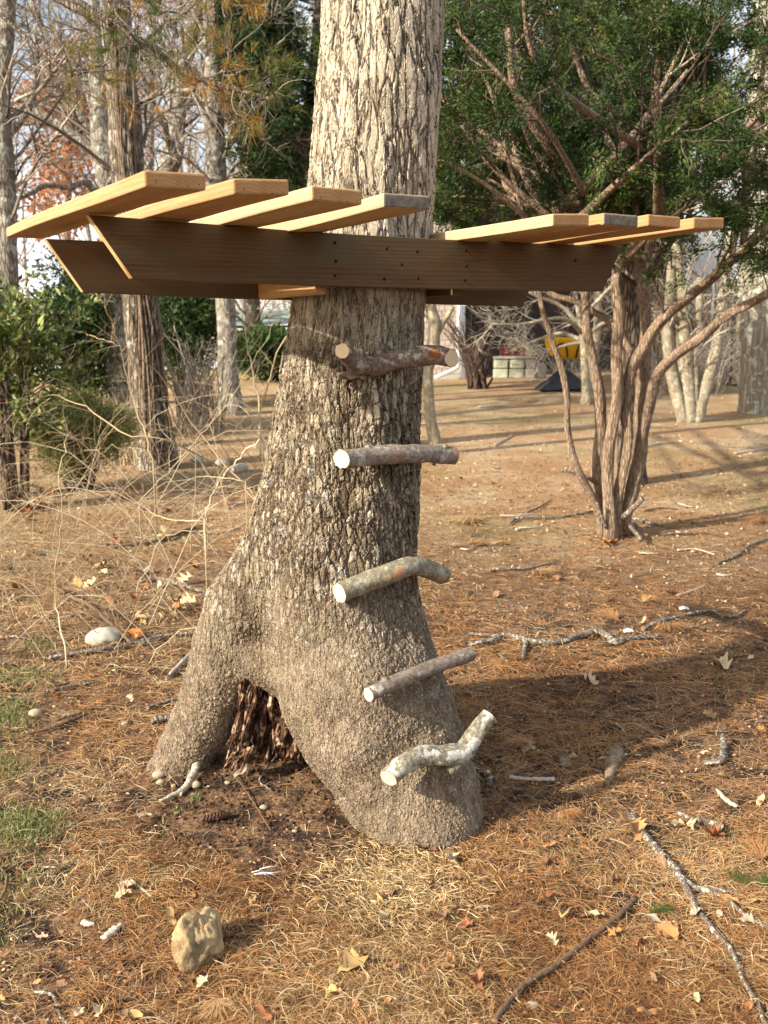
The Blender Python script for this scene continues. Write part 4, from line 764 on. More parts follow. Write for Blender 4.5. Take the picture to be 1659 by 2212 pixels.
W0, W1 = -.0, hx1-hx0
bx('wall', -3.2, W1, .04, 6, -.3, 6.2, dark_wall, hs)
bx('corner_trim', W1-.02, W1+.10, -.03, .06, -.1, 6.2, white, hs, .005)
bx('foundation', -3.2, W1, -.0, .05, -.3, .12, plain('concrete_footing', (.42, .40, .34), .9, .2, 8), hs)
sv = [(0, 0, 0), (.148, 0, 0), (.148, .0, .17), (0, .0, .17), (0, -.022, 0), (.148, -.022, 0), (.148, -.006, .17), (0, -.006, .17)]
sf = [[4, 5, 6, 7], [0, 4, 7, 3], [1, 2, 6, 5], [0, 1, 5, 4], [2, 3, 7, 6]]; so = None; cnt = 0
for r_ in range(26):
    for c_ in range(20):
        x = W1-.17-c_*.152+(.07 if r_ % 2 else 0)
        if x+.15 > W1-.02 or cnt >= 298: continue
        if c_ > 11: continue
        z = .13+r_*.145
        if so is None: so = mesh('shingle', sv, sf, shingle_m, hs, smooth=False); o = so
        else: o = so.copy(); COL.objects.link(o); o.parent = hs
        o.location = (x, .04-.002*random.random(), z); o.scale = (1-.12*random.random(), 1, 1); cnt += 1
# the recessed shaded part of the house to the right, under a roof
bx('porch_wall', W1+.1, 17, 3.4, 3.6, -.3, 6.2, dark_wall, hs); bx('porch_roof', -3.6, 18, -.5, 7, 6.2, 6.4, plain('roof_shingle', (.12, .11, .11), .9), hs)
bx('porch_floor', W1+.1, 17, 1.6, 3.4, -.3, .05, plain('porch_boards', (.16, .12, .09), .8), hs)
def local(px, py, d=HD): return at(px, py, d)-np.array(hs.location)
for (px0, px1, py0, py1) in ((1505, 1600, 600, 745),):
    a = local(px0, py1, HD-.6); b = local(px1, py0, HD-.6); y = a[1]
    bx('white_wall', a[0]-.35, b[0]+1.6, y+.05, y+.3, -.3, 6.1, plain('pale_clapboard', (.45, .49, .54), .6, .1, 3), hs)
    w = bx('window', a[0], b[0], y-.02, y+.045, a[2], b[2], glass, hs)
    for i in range(4):
        x = a[0]+(b[0]-a[0])*i/3; bx('muntin', x-.03, x+.03, y-.045, y-.022, a[2], b[2], white, w)
    for i in range(5):
        z = a[2]+(b[2]-a[2])*i/4; bx('sash_bar', a[0]-.03, b[0]+.03, y-.05, y-.047+.024, z-.025, z+.025, white, w)
    bx('window_sill', a[0]-.1, b[0]+.1, y-.1, y+.04, a[2]-.32, a[2]-.04, white, hs)
dsp = tag(mesh('downspout', *tubes(smooth_path([at(992, 655, HD-.12), at(991, 700, HD-.12), at(990, 750, HD-.12), at(990, 785, HD-.12), at(988, 793, HD-.14), at(975, 801, HD-.2), at(940, 816, HD-.3)], 26), np.full(26, .05), 8), white), 'white downspout with elbow running down the shingled house corner', 'downspout'); recentre(dsp, at(990, 785, HD-.12))
# stacked mossy concrete blocks
cblk = plain('mossy_block', (.34, .36, .22), .95, .3, 9, .02, c2=(.50, .48, .38)); cblk2 = plain('clean_block', (.50, .48, .42), .95, .2, 9, .02)
D3 = 21.5
k = 0
BL = {(0, 0): 'mossy block, bottom left of the low stack', (0, 1): 'mossy block, bottom middle of the low stack', (0, 2): 'clean grey block, bottom end of the low stack', (1, 0): 'mossy block, upper left of the low stack', (1, 1): 'mossy block, upper middle of the low stack', (1, 2): 'clean grey block, upper end of the low stack'}
for r_, (ya, yb) in enumerate(((797, 818), (776, 796))):
    for c_, (xa, xb) in enumerate(((1066, 1099), (1100, 1134), (1135, 1158))):
        a = at(xa+(2 if r_ else 0), yb, D3); b = at(xb, ya, D3); o = bx('concrete_block', 0, b[0]-a[0]-.015, 0, .3, 0, b[2]-a[2], cblk if c_ < 2 else cblk2, None, .025); o.location = a; o.rotation_euler = (0, 0, .05*rng.normal()); tag(o, BL[(r_, c_)], 'block', 'concrete blocks stacked by the house')
a = at(1068, 776, D3); b = at(1156, 770, D3); o = bx('cap_slab', 0, b[0]-a[0], -.02, .33, .0, .05, cblk2, None, .01); o.location = a+[0, 0, .005]; tag(o, 'thin pale slab capping the stack of concrete blocks', 'slab')
o = bx('concrete_block', 0, .24, 0, .25, 0, .30, cblk2, None, .03); o.location = at(1157, 818, D3+.2); tag(o, 'single pale block standing beside the end of the stack', 'block', 'concrete blocks stacked by the house')
# covered mower / yellow tub heap
yel = plain('yellow_plastic', (.72, .42, .02), .35, .15, 3); blk = plain('black_rubber', (.02, .02, .022), .6); tarp = plain('dark_tarp', (.05, .055, .065), .55, .3, 6, .02); redm = plain('faded_red_paint', (.30, .05, .035), .5)
kx = thing('yellow_garden_tub', 'bright yellow moulded tub with black handles resting on the dark tarp', 'tub'); kb = at(1228, 775, 21.3); kx.location = kb
cs_ = 14; th = np.linspace(0, 2*math.pi, 16, endpoint=False); rows = []
for i, (z, sx, sy) in enumerate([(-.0, .20, .14), (.06, .30, .20), (.16, .36, .25), (.26, .39, .28), (.30, .42, .31), (.315, .40, .29), (.26, .36, .25), (.08, .27, .17)]):
    rows.append(np.stack([np.sign(np.cos(th))*np.abs(np.cos(th))**.6*sx, np.sign(np.sin(th))*np.abs(np.sin(th))**.6*sy, np.full(16, z)+.03*np.cos(th)], 1))
V = np.vstack(rows); ids = np.arange(128).reshape(8, 16); nx_ = np.roll(ids, -1, 1); Fq = np.stack([ids[:-1], nx_[:-1], nx_[1:], ids[1:]], -1).reshape(-1, 4)
o = mesh('tub_shell', V, [Fq, ids[-1][None], ids[0][None, ::-1]], yel, kx); o.rotation_euler = (0, .18, .1); kx.scale = (1.45, 1.3, 1.35)
for xo in (-.16, .16):
    V, F = tubes(smooth_path([(xo-.1, -.27, .02), (xo-.07, -.31, .18), (xo, -.32, .24), (xo+.07, -.31, .2), (xo+.1, -.27, .03)], 14), np.full(14, .016), 6); h_ = mesh('handle', V, F, blk, kx)
# tarp heap
g = np.linspace(-1, 1, 26); GX, GY = np.meshgrid(g, g, indexing='ij'); RZ = np.maximum(np.abs(GX), np.abs(GY)); hz_ = .36*np.clip(1.15-RZ*1.1, 0, 1)**.8*(1+.25*GX)+.07*fbm(GX*3, GY*3, 1, 3, 6)*(RZ < .95)
tb = at(1212, 820, 21.6); tb[2] = gh(tb[0], tb[1]); ids = np.arange(676).reshape(26, 26)
o = mesh('tarp_heap', np.stack([GX*.52, GY*.4, hz_*1.25], -1), [np.stack([ids[:-1, :-1], ids[1:, :-1], ids[1:, 1:], ids[:-1, 1:]], -1).reshape(-1, 4)], tarp); sm = o.modifiers.new('thick', 'SOLIDIFY'); sm.thickness = .01; o.location = tb; tag(o, 'dark grey tarp draped over a low heap beside the blocks', 'tarp')
# red engine-like thing on the blocks: barrow tray with a pale can
rt_ = thing('red_tool_box', 'faded red toolbox with handle standing behind the stacked blocks', 'toolbox'); rb = at(1108, 770, 22.1); rt_.location = rb
bx('box', -.28, .28, -.12, .12, 0, .16, redm, rt_, .02); bx('lid', -.29, .29, -.13, .13, .162, .21, redm, rt_, .02); V, F = tubes(smooth_path([(-.1, 0, .2), (-.09, 0, .28), (.09, 0, .28), (.1, 0, .2)], 10), np.full(10, .014), 6); mesh('handle', V, F, blk, rt_)
pc = thing('paint_can', 'pale paint can beside the red toolbox', 'can'); pcb = at(1142, 768, 22.0); pc.location = pcb; V, F = tubes(np.array([[0, 0, 0], [0, 0, .01], [0, 0, .2], [0, 0, .21]]), np.array([.075, .08, .08, .075]), 18); mesh('can_body', V, F, plain('pale_can', (.55, .50, .33), .5), pc, smooth=False); V, F = tubes(smooth_path([(-.08, 0, .17), (0, -.08, .1), (.08, 0, .17)], 9), np.full(9, .004), 5); mesh('handle', V, F, blk, pc)
# hand truck
ht = thing('hand_truck', 'upright black hand truck with round wheel by the large pale trunk', 'hand truck'); hb_ = at(1580, 801, 22.3); hb_[2] = gh(hb_[0], hb_[1]); ht.location = hb_
for xo in (-.0, .34): V, F = tubes(np.array([[xo, 0, .1], [xo, .05, 1.2]]), np.array([.018, .018]), 7); mesh('rail', V, F, blk, ht)
for z in (.3, .65, 1.0): V, F = tubes(np.array([[0, .01+z*.04, z], [.34, .01+z*.04, z]]), np.array([.012, .012]), 6); mesh('cross_bar', V, F, blk, ht)
bx('toe_plate', -.02, .36, -.22, .02, .02, .035, blk, ht)
for xo in (-.06, .40):
    a_ = np.linspace(0, 2*math.pi, 25)[:-1]; ring = np.stack([np.full(24, xo), np.cos(a_)*.115, np.sin(a_)*.115+.14], 1)
    V = []; 
    for i, a in enumerate(a_):
        for j in range(8):
            b_ = j/8*6.283; r_ = .115+.035*math.cos(b_); V.append((xo+.03*math.sin(b_), r_*math.cos(a), r_*math.sin(a)+.14))
    i_ = np.arange(192).reshape(24, 8); q = np.stack([i_, np.roll(i_, -1, 1), np.roll(np.roll(i_, -1, 1), -1, 0), np.roll(i_, -1, 0)], -1).reshape(-1, 4); w = mesh('wheel', V, [q], blk, ht)
    V, F = tubes(np.array([[xo-.015, 0, .14], [xo+.015, 0, .14]]), np.array([.08, .08]), 16); mesh('rim', V, F, white, w, smooth=False)
# distant white house on the left with its drive and lawn
ws = thing('white_house', 'distant white house with grey-green roof, left of the oak', 'house'); WD = 42; wo = at(560, 770, WD); wo[2] = gh(wo[0], wo[1]); ws.location = wo
cl = plain('pale_siding', (.60, .55, .50), .7, .08, 2)
def wl(px, py, d=WD): return at(px, py, d)-wo
a = wl(440, 800); b = wl(720, 712)
bx('wall', a[0], b[0], 0, 7, -.3, b[2], cl, ws)
e0 = wl(430, 712); e1 = wl(730, 705)
bx('fascia', e0[0], e1[0], -.45, -.38, e1[2]-.12, e1[2]+.10, white, ws)
rl_, rh_ = wl(430, 705), wl(430, 672, WD+2.4)
rm = NT('grey_green_roof'); rm.col(rm.mix(rm.mr(rm.noise(9, 5, rm.map((1, 1, 3))), .35, .65), (.14, .19, .18), (.27, .33, .31))); rm = rm.m
V = [(e0[0], -.45, rl_[2]), (e1[0], -.45, rl_[2]), (e1[0], 2.2, rh_[2]), (e0[0], 2.2, rh_[2]), (e0[0], -.45, rl_[2]-.1), (e1[0], -.45, rl_[2]-.1), (e1[0], 2.2, rh_[2]-.1), (e0[0], 2.2, rh_[2]-.1)]
mesh('roof', V, [[0, 1, 2, 3], [7, 6, 5, 4], [0, 4, 5, 1], [1, 5, 6, 2], [2, 6, 7, 3], [3, 7, 4, 0]], rm, ws, smooth=False)
bx('upper_wall', e0[0]+.5, e1[0]-.5, 2.1, 7, rh_[2]-.2, rh_[2]+2.4, cl, ws)
r2 = rh_[2]+2.4; V = [(e0[0], 1.6, r2), (e1[0], 1.6, r2), (e1[0], 4.5, r2+1.5), (e0[0], 4.5, r2+1.5), (e1[0], 7.4, r2), (e0[0], 7.4, r2)]
mesh('upper_roof', V, [[0, 1, 2, 3], [3, 2, 4, 5], [0, 3, 5], [1, 4, 2], [0, 5, 4, 1]], rm, ws, smooth=False)
for (x0_, x1_, y0_, y1_, d_) in ((508, 518, 738, 752, 0), (525, 537, 737, 753, 0), (612, 628, 656, 664, 2.1), (575, 585, 656, 664, 2.1), (600, 616, 737, 753, 0)):
    p0 = wl(x0_, y1_, WD+d_); p1 = wl(x1_, y0_, WD+d_); yy = d_-.03 if d_ == 0 else 2.07
    w = bx('window', p0[0], p1[0], yy, yy+.04, p0[2], p1[2], glass, ws); f_ = .05
    bx('frame', p0[0]-f_, p1[0]+f_, yy-.03, yy-.005, p1[2], p1[2]+f_, white, w); bx('frame', p0[0]-f_, p1[0]+f_, yy-.03, yy-.005, p0[2]-f_, p0[2], white, w); xm = (p0[0]+p1[0])/2; zm = (p0[2]+p1[2])/2
    bx('muntin', xm-.02, xm+.02, yy-.028, yy-.006, p0[2], p1[2], white, w); bx('muntin', p0[0], p1[0], yy-.034, yy-.03, zm-.02, zm+.02, white, w)
    for xx in (p0[0]-f_, p1[0]): bx('frame', xx, xx+f_, yy-.027, yy-.004, p0[2], p1[2], white, w)
def sheet(name, xa, xb, ya, yb, m, lift):
    xs = np.linspace(xa, xb, 30); ys = np.linspace(ya, yb, 12); X, Y = np.meshgrid(xs, ys, indexing='ij'); i = np.arange(360).reshape(30, 12)
    mesh(name, np.stack([X, Y, gh(X, Y)+lift], -1), [np.stack([i[:-1, :-1], i[1:, :-1], i[1:, 1:], i[:-1, 1:]], -1).reshape(-1, 4)], m, kind='structure')
sheet('lawn', -22, 0.5, 26.5, 41, plain('winter_lawn', (.40, .31, .12), .95, .3, 12, .03), .012)
sheet('driveway', -22, 0.5, 31.5, 38, plain('pale_concrete_drive', (.62, .60, .56), .9, .1, 4), .022)
# ------------------------------------------------------------------ stones, cone, chips
def stone(name, label, pc_, size, mat, seed, rot=0., n=24, flat=.7, cat='stone', group=None, sink=.25, rough=.18):
    th = np.linspace(0, 2*math.pi, n, endpoint=False); ph = np.linspace(.02, math.pi-.02, n//2+2); T, Pp = np.meshgrid(th, ph, indexing='ij')
    D = np.stack([np.cos(T)*np.sin(Pp), np.sin(T)*np.sin(Pp), np.cos(Pp)], -1); nz = fbm(D[..., 0]*1.3+D[..., 2], D[..., 1]*1.3-D[..., 2]*.7, 1.6, 4, seed)
    pl = np.ones_like(T); 
    r0 = np.random.default_rng(seed)
    for k in range(9):
        nn = nrm(r0.normal(size=3)); c = (.62 if rough > .3 else .72)+.22*r0.random(); dt = D@nn; pl = np.minimum(pl, np.where(dt > .05, c/np.maximum(dt, .05), 9))
    V = D*(pl*(1+rough*nz*2+(rough > .3)*.10*fbm(D[..., 0]*4+D[..., 2]*3, D[..., 1]*4-D[..., 2]*2, 2.2, 3, seed+5)))[..., None]*np.array(size)/2; i = np.arange(V.shape[0]*V.shape[1]).reshape(V.shape[:2]); j = np.roll(i, -1, 0)
    q = np.stack([i[:, :-1], i[:, 1:], j[:, 1:], j[:, :-1]], -1).reshape(-1, 4)
    o = mesh(name, V, [q, i[:, 0][None], i[::-1, -1][None]], mat); c = np.array(pc_); o.location = (c[0], c[1], float(gh(c[0], c[1]))+size[2]*(.5-sink)); o.rotation_euler = (0, 0, rot); tag(o, label, cat, group); return o
rk = NT('sandy_rock'); n_ = rk.noise(18, 7, rough=.65); n2_ = rk.noise(5, 4); rk.col(rk.mix(rk.mr(n2_, .55, .68, 0, .8), rk.mix(rk.mr(n_, .32, .62), (.22, .14, .068), (.46, .34, .18)), (.15, .105, .06))).bump(m_ if False else n_, 1., .02); rk = rk.m
gk = plain('grey_stone', (.50, .47, .38), .9, .3, 20, .006); pk = plain('pale_pebble', (.38, .32, .22), .7, .3, 30, .001)
c = gp(428, 2085); stone('rock', 'large sandy knobbly rock lying in the bare soil of the foreground', c+[0, .06, 0], (.135, .225, .15), rk, 3, rot=-.25, n=72, sink=.2, rough=.42)
stone('stone', 'pale flat stone under the bramble, beside the orange bark piece', gp(220, 1395)+[0, .06, 0], (.21, .17, .13), gk, 5, rot=.2, n=36, sink=.35)
for x, y, s_, lb in ((425, 1000, .19, 'pale boulder nearest the vine-clad trunk'), (478, 1006, .20, 'grey boulder between its two pale neighbours'), (517, 1018, .22, 'pale boulder closest to the oak in the row behind canes')): stone('boulder', lb, gp(x, y), (s_, s_*.8, s_*.6), gk, int(x), n=28, cat='boulder')
PB = [(345, 1681, 34, 22), (347, 1694, 22, 16), (422, 1701, 30, 14), (637, 1798, 14, 12), (1150, 2178, 33, 24), (230, 2112, 14, 12), (57, 2109, 14, 12), (550, 1985, 18, 12), (65, 1902, 16, 12), (492, 1694, 16, 12), (570, 1748, 20, 16), (1300, 2118, 16, 10), (78, 1820, 14, 10), (270, 1567, 18, 12), (78, 1548, 34, 18), (1243, 1000, 10, 6), (375, 1700, 14, 10), (640, 1790, 10, 8), (527, 1790, 9, 8), (400, 1985, 10, 8)]
for i, (x, y, w_, h_) in enumerate(PB):
    c = gp(x, y); s_ = w_*c[1]/FPX; stone('pebble', 'rounded cream pebble in the needles at the very front' if i == 4 else 'cream pebble nearest the foot of the thin root' if i == 0 else 'long pale pebble near the edge of the lawn' if i == 14 else 'small pale pebble lying in the bare soil or litter', c, (s_, s_*.8, s_*.6), pk, 20+i, n=14, cat='pebble', group='small pebbles on the ground', sink=.1, rough=.05)
stone('bark_chunk', 'orange-brown chunk of bark beside the pale flat stone', gp(293, 1382)+[0, .03, 0], (.115, .07, .075), plain('orange_bark', (.48, .19, .055), .9, .4, 60, .01), 9, n=24, cat='bark', sink=.2)
# pine cone
pcn = thing('pine_cone', 'dark open pine cone lying on the bare soil', 'pine cone'); q0 = gp(434, 1782, .02); q1 = gp(500, 1768, .018); ax = q1-q0; Lc = np.linalg.norm(ax); ax /= Lc; pcn.location = q0
cm = plain('cone_scale', (.14, .07, .045), .7, .4, 90); sv_ = np.array([(0, 0, 0), (.007, .010, .001), (.009, .018, .004), (0, .023, .008), (-.009, .018, .004), (-.007, .010, .001)]); tip = None
V, F = tubes(np.array([[0, 0, 0], ax*Lc]), np.array([.006, .003]), 7); mesh('core', V, F, cm, pcn)
u = nrm(np.cross(ax, [0, 0, 1.])); w = np.cross(u, ax); s0 = None
for k in range(74):
    f = k/74; a_ = k*2.399; rad = u*math.cos(a_)+w*math.sin(a_); dr = nrm(rad*1.0+ax*(.25+.6*f)); sc_ = .95*math.sin(math.pi*(f*.78+.16))
    if s0 is None: s0 = mesh('cone_scale', sv_, [[0, 1, 5], [1, 2, 4, 5], [2, 3, 4]], cm, pcn); md = s0.modifiers.new('thick', 'SOLIDIFY'); md.thickness = .0016; o = s0
    else: o = s0.copy(); COL.objects.link(o); o.parent = pcn
    o.location = ax*Lc*f; zz = nrm(ax); xx = nrm(np.cross(dr, zz)); zz = np.cross(xx, dr); o.rotation_euler = Matrix((xx, dr, zz)).transposed().to_euler(); o.scale = [sc_]*3
# ------------------------------------------------------------------ sticks
def stick(label, pts, hw, mat='stick', name='fallen_stick', cat='stick', sub=(), tw=0, group=None, lift=0.):
    def mk(pts, hw, K=None):
        P = []; R = []
        for i, p in enumerate(pts):
            g = gp(p[0], p[1]); r_ = hw[min(i, len(hw)-1)]*g[1]/FPX*1.02; g[2] += r_*.9+.008+lift+(p[2] if len(p) > 2 else 0); P.append(g); R.append(r_)
        K = K or 8*len(pts); return smooth_path(P, K), np.interp(np.linspace(0, 1, K), np.linspace(0, 1, len(R)), R)
    P, R = mk(pts, hw); b = P[0].copy(); K = len(P); pr = 1+.25*(rng.random((1, K, 8))-.5); P = P+rng.normal(size=P.shape)*R[:, None]*.12
    V, F = tubes((P-b)[None], R[None], 8, prof=pr); parts = [(V, F)]
    for (sp, sh) in sub:
        p2, r2 = mk(sp, sh); parts.append(tubes(p2-b, r2, 7))
    if tw:
        A, B = spawn((P-b)[None], R[None], tw, .12, t0=.1, k=4, rmin=.001, bias=(0, 0, .1)); parts.append(tubes(A, B, 4))
    V, F = join(parts); o = mesh(name, V, F, MAT[mat]); o.location = b; tag(o, label, cat, group); return o
stick('long forked lichen-spotted stick lying at the lower corner', [(1359, 1771), (1400, 1825), (1440, 1868), (1469, 1904), (1504, 1969), (1545, 2025), (1579, 2064), (1609, 2134), (1635, 2175), (1655, 2230)], [9, 9, 9, 9, 7, 7, 7, 6, 6, 5], sub=[([(1469, 1904), (1500, 1926), (1560, 1945), (1610, 1985), (1680, 2025)], [8, 7, 6, 5]), ([(1500, 1926), (1560, 1932), (1600, 1937)], [5, 4, 3]), ([(1579, 2064), (1620, 2078), (1680, 2084)], [5, 4, 3]), ([(1504, 1925), (1480, 1935)], [5, 4])])
stick('smooth brown curved stick in the foreground litter', [(1373, 1950), (1330, 1995), (1264, 2046), (1200, 2098), (1139, 2134), (1100, 2175), (1066, 2222)], [6, 7, 7, 8, 8, 8, 8], mat='brown_stick')
stick('knobbly bent branch on the ground beyond the fourth rung', [(1016, 1400), (1060, 1392), (1094, 1381), (1150, 1394), (1210, 1396), (1250, 1382), (1288, 1373), (1312, 1382), (1326, 1396), (1370, 1386), (1423, 1381)], [6, 6, 6, 7, 7, 7, 7, 7, 8, 6, 4], sub=[([(1094, 1381), (1050, 1378), (1012, 1374)], [5, 4, 3]), ([(1137, 1392), (1133, 1410), (1130, 1428)], [5, 5, 4])])
stick('grey stick with upturned tip, beyond the knobbly bent branch', [(1388, 1365), (1425, 1350), (1462, 1340), (1500, 1330), (1535, 1325), (1560, 1334), (1590, 1336), (1609, 1324)], [5, 5, 4, 4, 4, 4, 3])
stick('lichened grey stick lying left of the cedar base', [(1113, 1125), (1160, 1122), (1220, 1120), (1280, 1109)], [4, 4, 3, 3], sub=[([(1113, 1125), (1100, 1136)], [3, 2])])
stick('thin stick on the needles in front of the cedar', [(1057, 1235), (1100, 1233), (1150, 1231), (1206, 1216)], [3, 3, 3, 2], sub=[([(1060, 1233), (1058, 1240)], [3, 3])])
stick('thin dark stick lying right of the cedar base', [(1350, 1120), (1385, 1130), (1410, 1136), (1430, 1139)], [6, 5, 4, 3])
stick('short lichened stick at the foot of the cedar', [(1356, 1130), (1372, 1155), (1386, 1168)], [6, 5, 5])
stick('bent twig at the far side of the pine litter', [(1547, 1222), (1590, 1205), (1625, 1180), (1675, 1163)], [3, 3, 3, 3], sub=[([(1590, 1203), (1570, 1190)], [2, 2])])
stick('white bark-stripped stick on the bare soil before the thin root', [(432, 1660, .035), (424, 1680, .02), (410, 1700), (392, 1718), (345, 1737)], [9, 9, 9, 7, 3], mat='bare_stick', sub=[([(395, 1715), (391, 1725)], [5, 3])])
stick('long pale stick lying from the lawn to the thin root', [(108, 1427), (160, 1420), (220, 1410), (286, 1398), (350, 1380), (429, 1373)], [5, 5, 5, 5, 4, 4], sub=[([(300, 1396), (340, 1388), (345, 1385)], [4, 3])])
stick('dark stick leaning across the pale flat stone', [(122, 1284, .03), (160, 1315, .05), (196, 1349, .10), (240, 1375, .06), (284, 1398, .01)], [4, 4, 5, 5, 4], mat='brown_stick')
stick('pale stick curving behind the thin root', [(302, 1263), (345, 1257), (388, 1268), (430, 1280), (463, 1288)], [5, 5, 5, 4, 4])
stick('dark slender stick under the bramble canes', [(240, 1187), (300, 1180), (350, 1172), (400, 1153), (440, 1140)], [3, 4, 4, 5, 3], mat='brown_stick')
stick('short bare stick leaning toward the thin root', [(368, 1463), (395, 1437), (422, 1408)], [4, 5, 4], mat='bare_stick')
stick('grey stick touching the outer side of the thin root', [(319, 1537), (350, 1527), (398, 1514)], [5, 5, 4])
stick('thick broken stub beside the thin root', [(330, 1568), (352, 1564), (376, 1561)], [9, 9, 7])
stick('dark thin stick beside the green lawn', [(57, 1592), (110, 1580), (150, 1565), (186, 1549)], [4, 4, 4, 3], mat='brown_stick')
stick('slim stick lying near the green lawn, above the bark scrap', [(100, 1500), (150, 1490), (215, 1478)], [4, 4, 3])
stick('pale stick lying right of the oak foot', [(1100, 1687), (1140, 1690), (1197, 1691)], [5, 4, 5], mat='bare_stick')
stick('small broken stick pressed against the oak foot', [(1020, 1665), (1045, 1678), (1072, 1690)], [4, 5, 4], sub=[([(1060, 1685), (1056, 1702)], [6, 6])])
stick('forked weathered piece standing out of the needles', [(1520, 1658), (1545, 1655), (1560, 1652), (1562, 1630), (1560, 1612, .03)], [6, 8, 9, 8, 6])
stick('stout grey stick behind the tan leaves', [(1462, 1764), (1500, 1778), (1535, 1788), (1562, 1800)], [5, 6, 8, 9])
stick('tiny twig on the straw near the sandy rock', [(284, 1908), (300, 1922), (328, 1944)], [3, 3, 3], mat='bare_stick')
stick('stiff dead twig leaning at the inside of the thick root', [(684, 1632, .09), (695, 1660, .07), (712, 1700, .04), (726, 1730)], [4, 4, 4, 6], mat='stick', tw=8)
stick('thin brown vine stem trailing over the soil', [(470, 1640, .01), (520, 1700, .005), (555, 1750), (585, 1800)], [1.6, 1.6, 1.6, 1.5], mat='brown_stick')
stick('bent thin twig on the bare soil in the arch', [(600, 1648, .02), (570, 1680, .01), (562, 1700, .01), (585, 1712)], [2.5, 2.5, 2.5, 2], mat='stick', tw=4)
stick('thin stick at the near left edge', [(-20, 1980), (10, 1935), (14, 1900), (0, 1880)], [4, 4, 3, 3], mat='brown_stick')
stick('crooked grey twig near the bottom left', [(75, 2150), (115, 2160), (130, 2200), (150, 2225)], [4, 4, 4, 3])
stick('long thin shoot crossing the litter at the left', [(0, 1895), (60, 1860), (150, 1795), (185, 1770)], [2.5, 2.5, 2, 2], mat='brown_stick')
for i in range(46):
    y = rng.uniform(900, 1900) if i % 2 else rng.uniform(880, 1200); x = rng.uniform(960, 1659) if i % 3 else rng.uniform(0, 520)
    if 300 < x < 1060 and y > 1500: continue
    a = rng.normal()*.35; L = rng.uniform(30, 100); stick('thin loose twig lying on the needle litter', [(x, y), (x+L*.5*math.cos(a), y+L*.2*math.sin(a)+rng.normal()*3), (x+L*math.cos(a), y+L*.45*math.sin(a))], [2.2, 2, 1.4], mat=('stick', 'brown_stick', 'bare_stick')[i % 3], group='thin twigs scattered over the litter', name='twig', cat='twig')
# weathered bark and root pieces
def chunk(label, pts, w_, mat, name='bark_piece', cat='bark'):
    P = [gp(x, y) for x, y in pts]; P = smooth_path([p+[0, 0, .015] for p in P], 14); W_ = np.interp(np.linspace(0, 1, 14), np.linspace(0, 1, len(w_)), w_)*P[:, 1]/FPX
    V, F = tubes(P[None], W_[None], 10, prof=.55+.8*rng.random((1, 14, 10))); b = P[7]; o = mesh(name, V-b, F, mat, smooth=False); o.location = b; o.scale = (1, 1, .7); o.location[2] = float(gh(b[0], b[1]))+.012; tag(o, label, cat); return o
wr = plain('weathered_root', (.30, .22, .14), .9, .55, 40, .006); wp = plain('pale_bark_scrap', (.62, .54, .42), .9, .4, 60, .004)
chunk('weathered split root piece sticking out of the needles', [(1335, 1618), (1325, 1650), (1312, 1700)], [14, 18, 6], wr)
chunk('small rotten wood lump left of the split root piece', [(1215, 1640), (1222, 1660)], [10, 12], wr)
chunk('tan bark strip lying toward the edge, above the forked stick', [(1548, 1712), (1570, 1735), (1592, 1748)], [4, 7, 5], wp)
chunk('white splintered bark scrap left of the sandy rock', [(225, 2036), (245, 2019), (265, 2003)], [9, 12, 5], wp)
chunk('smaller white bark scrap, left of the splintered one', [(178, 1998), (192, 2004), (206, 2003)], [7, 8, 4], wp)
chunk('brown bark scrap near the lawn edge', [(134, 1552), (150, 1550), (172, 1545)], [6, 7, 5], wr)
chunk('small root knob at the inside of the thick root', [(728, 1735), (742, 1742)], [12, 10], wr)
pw = thing('white_straws', 'small heap of white straw strips right of the pine cone', 'litter'); pg = gp(572, 1898, .012); pw.location = pg
for k in range(7):
    a_ = rng.uniform(-.5, .6); L = rng.uniform(.015, .04); o_ = rng.normal(size=2)*.012; V, F = tubes(np.array([[o_[0]-L*math.cos(a_), o_[1]-L*math.sin(a_)*.5, .002*k], [o_[0], o_[1], .003+.002*k], [o_[0]+L*math.cos(a_), o_[1]+L*math.sin(a_)*.5, .002*k]]), np.array([.0013, .0016, .001]), 5); mesh('strip', V, F, white, pw)
for (x, y, lb) in ((1477, 1322, 'white paper scrap beyond the grey stick'), (1357, 1371, 'small white scrap beside the knobbly bent branch')):
    c = gp(x, y, .02); s_ = 11*c[1]/FPX; V = np.array([(-1, -.6, 0), (0, -.8, .3), (1.1, -.5, 0), (1., .6, .2), (0, .7, .5), (-.9, .6, .1)])*s_; o = mesh('paper_scrap', V, [[0, 1, 4, 5], [1, 2, 3, 4]], white, smooth=False); md = o.modifiers.new('t', 'SOLIDIFY'); md.thickness = .002; o.location = c; tag(o, lb, 'paper')
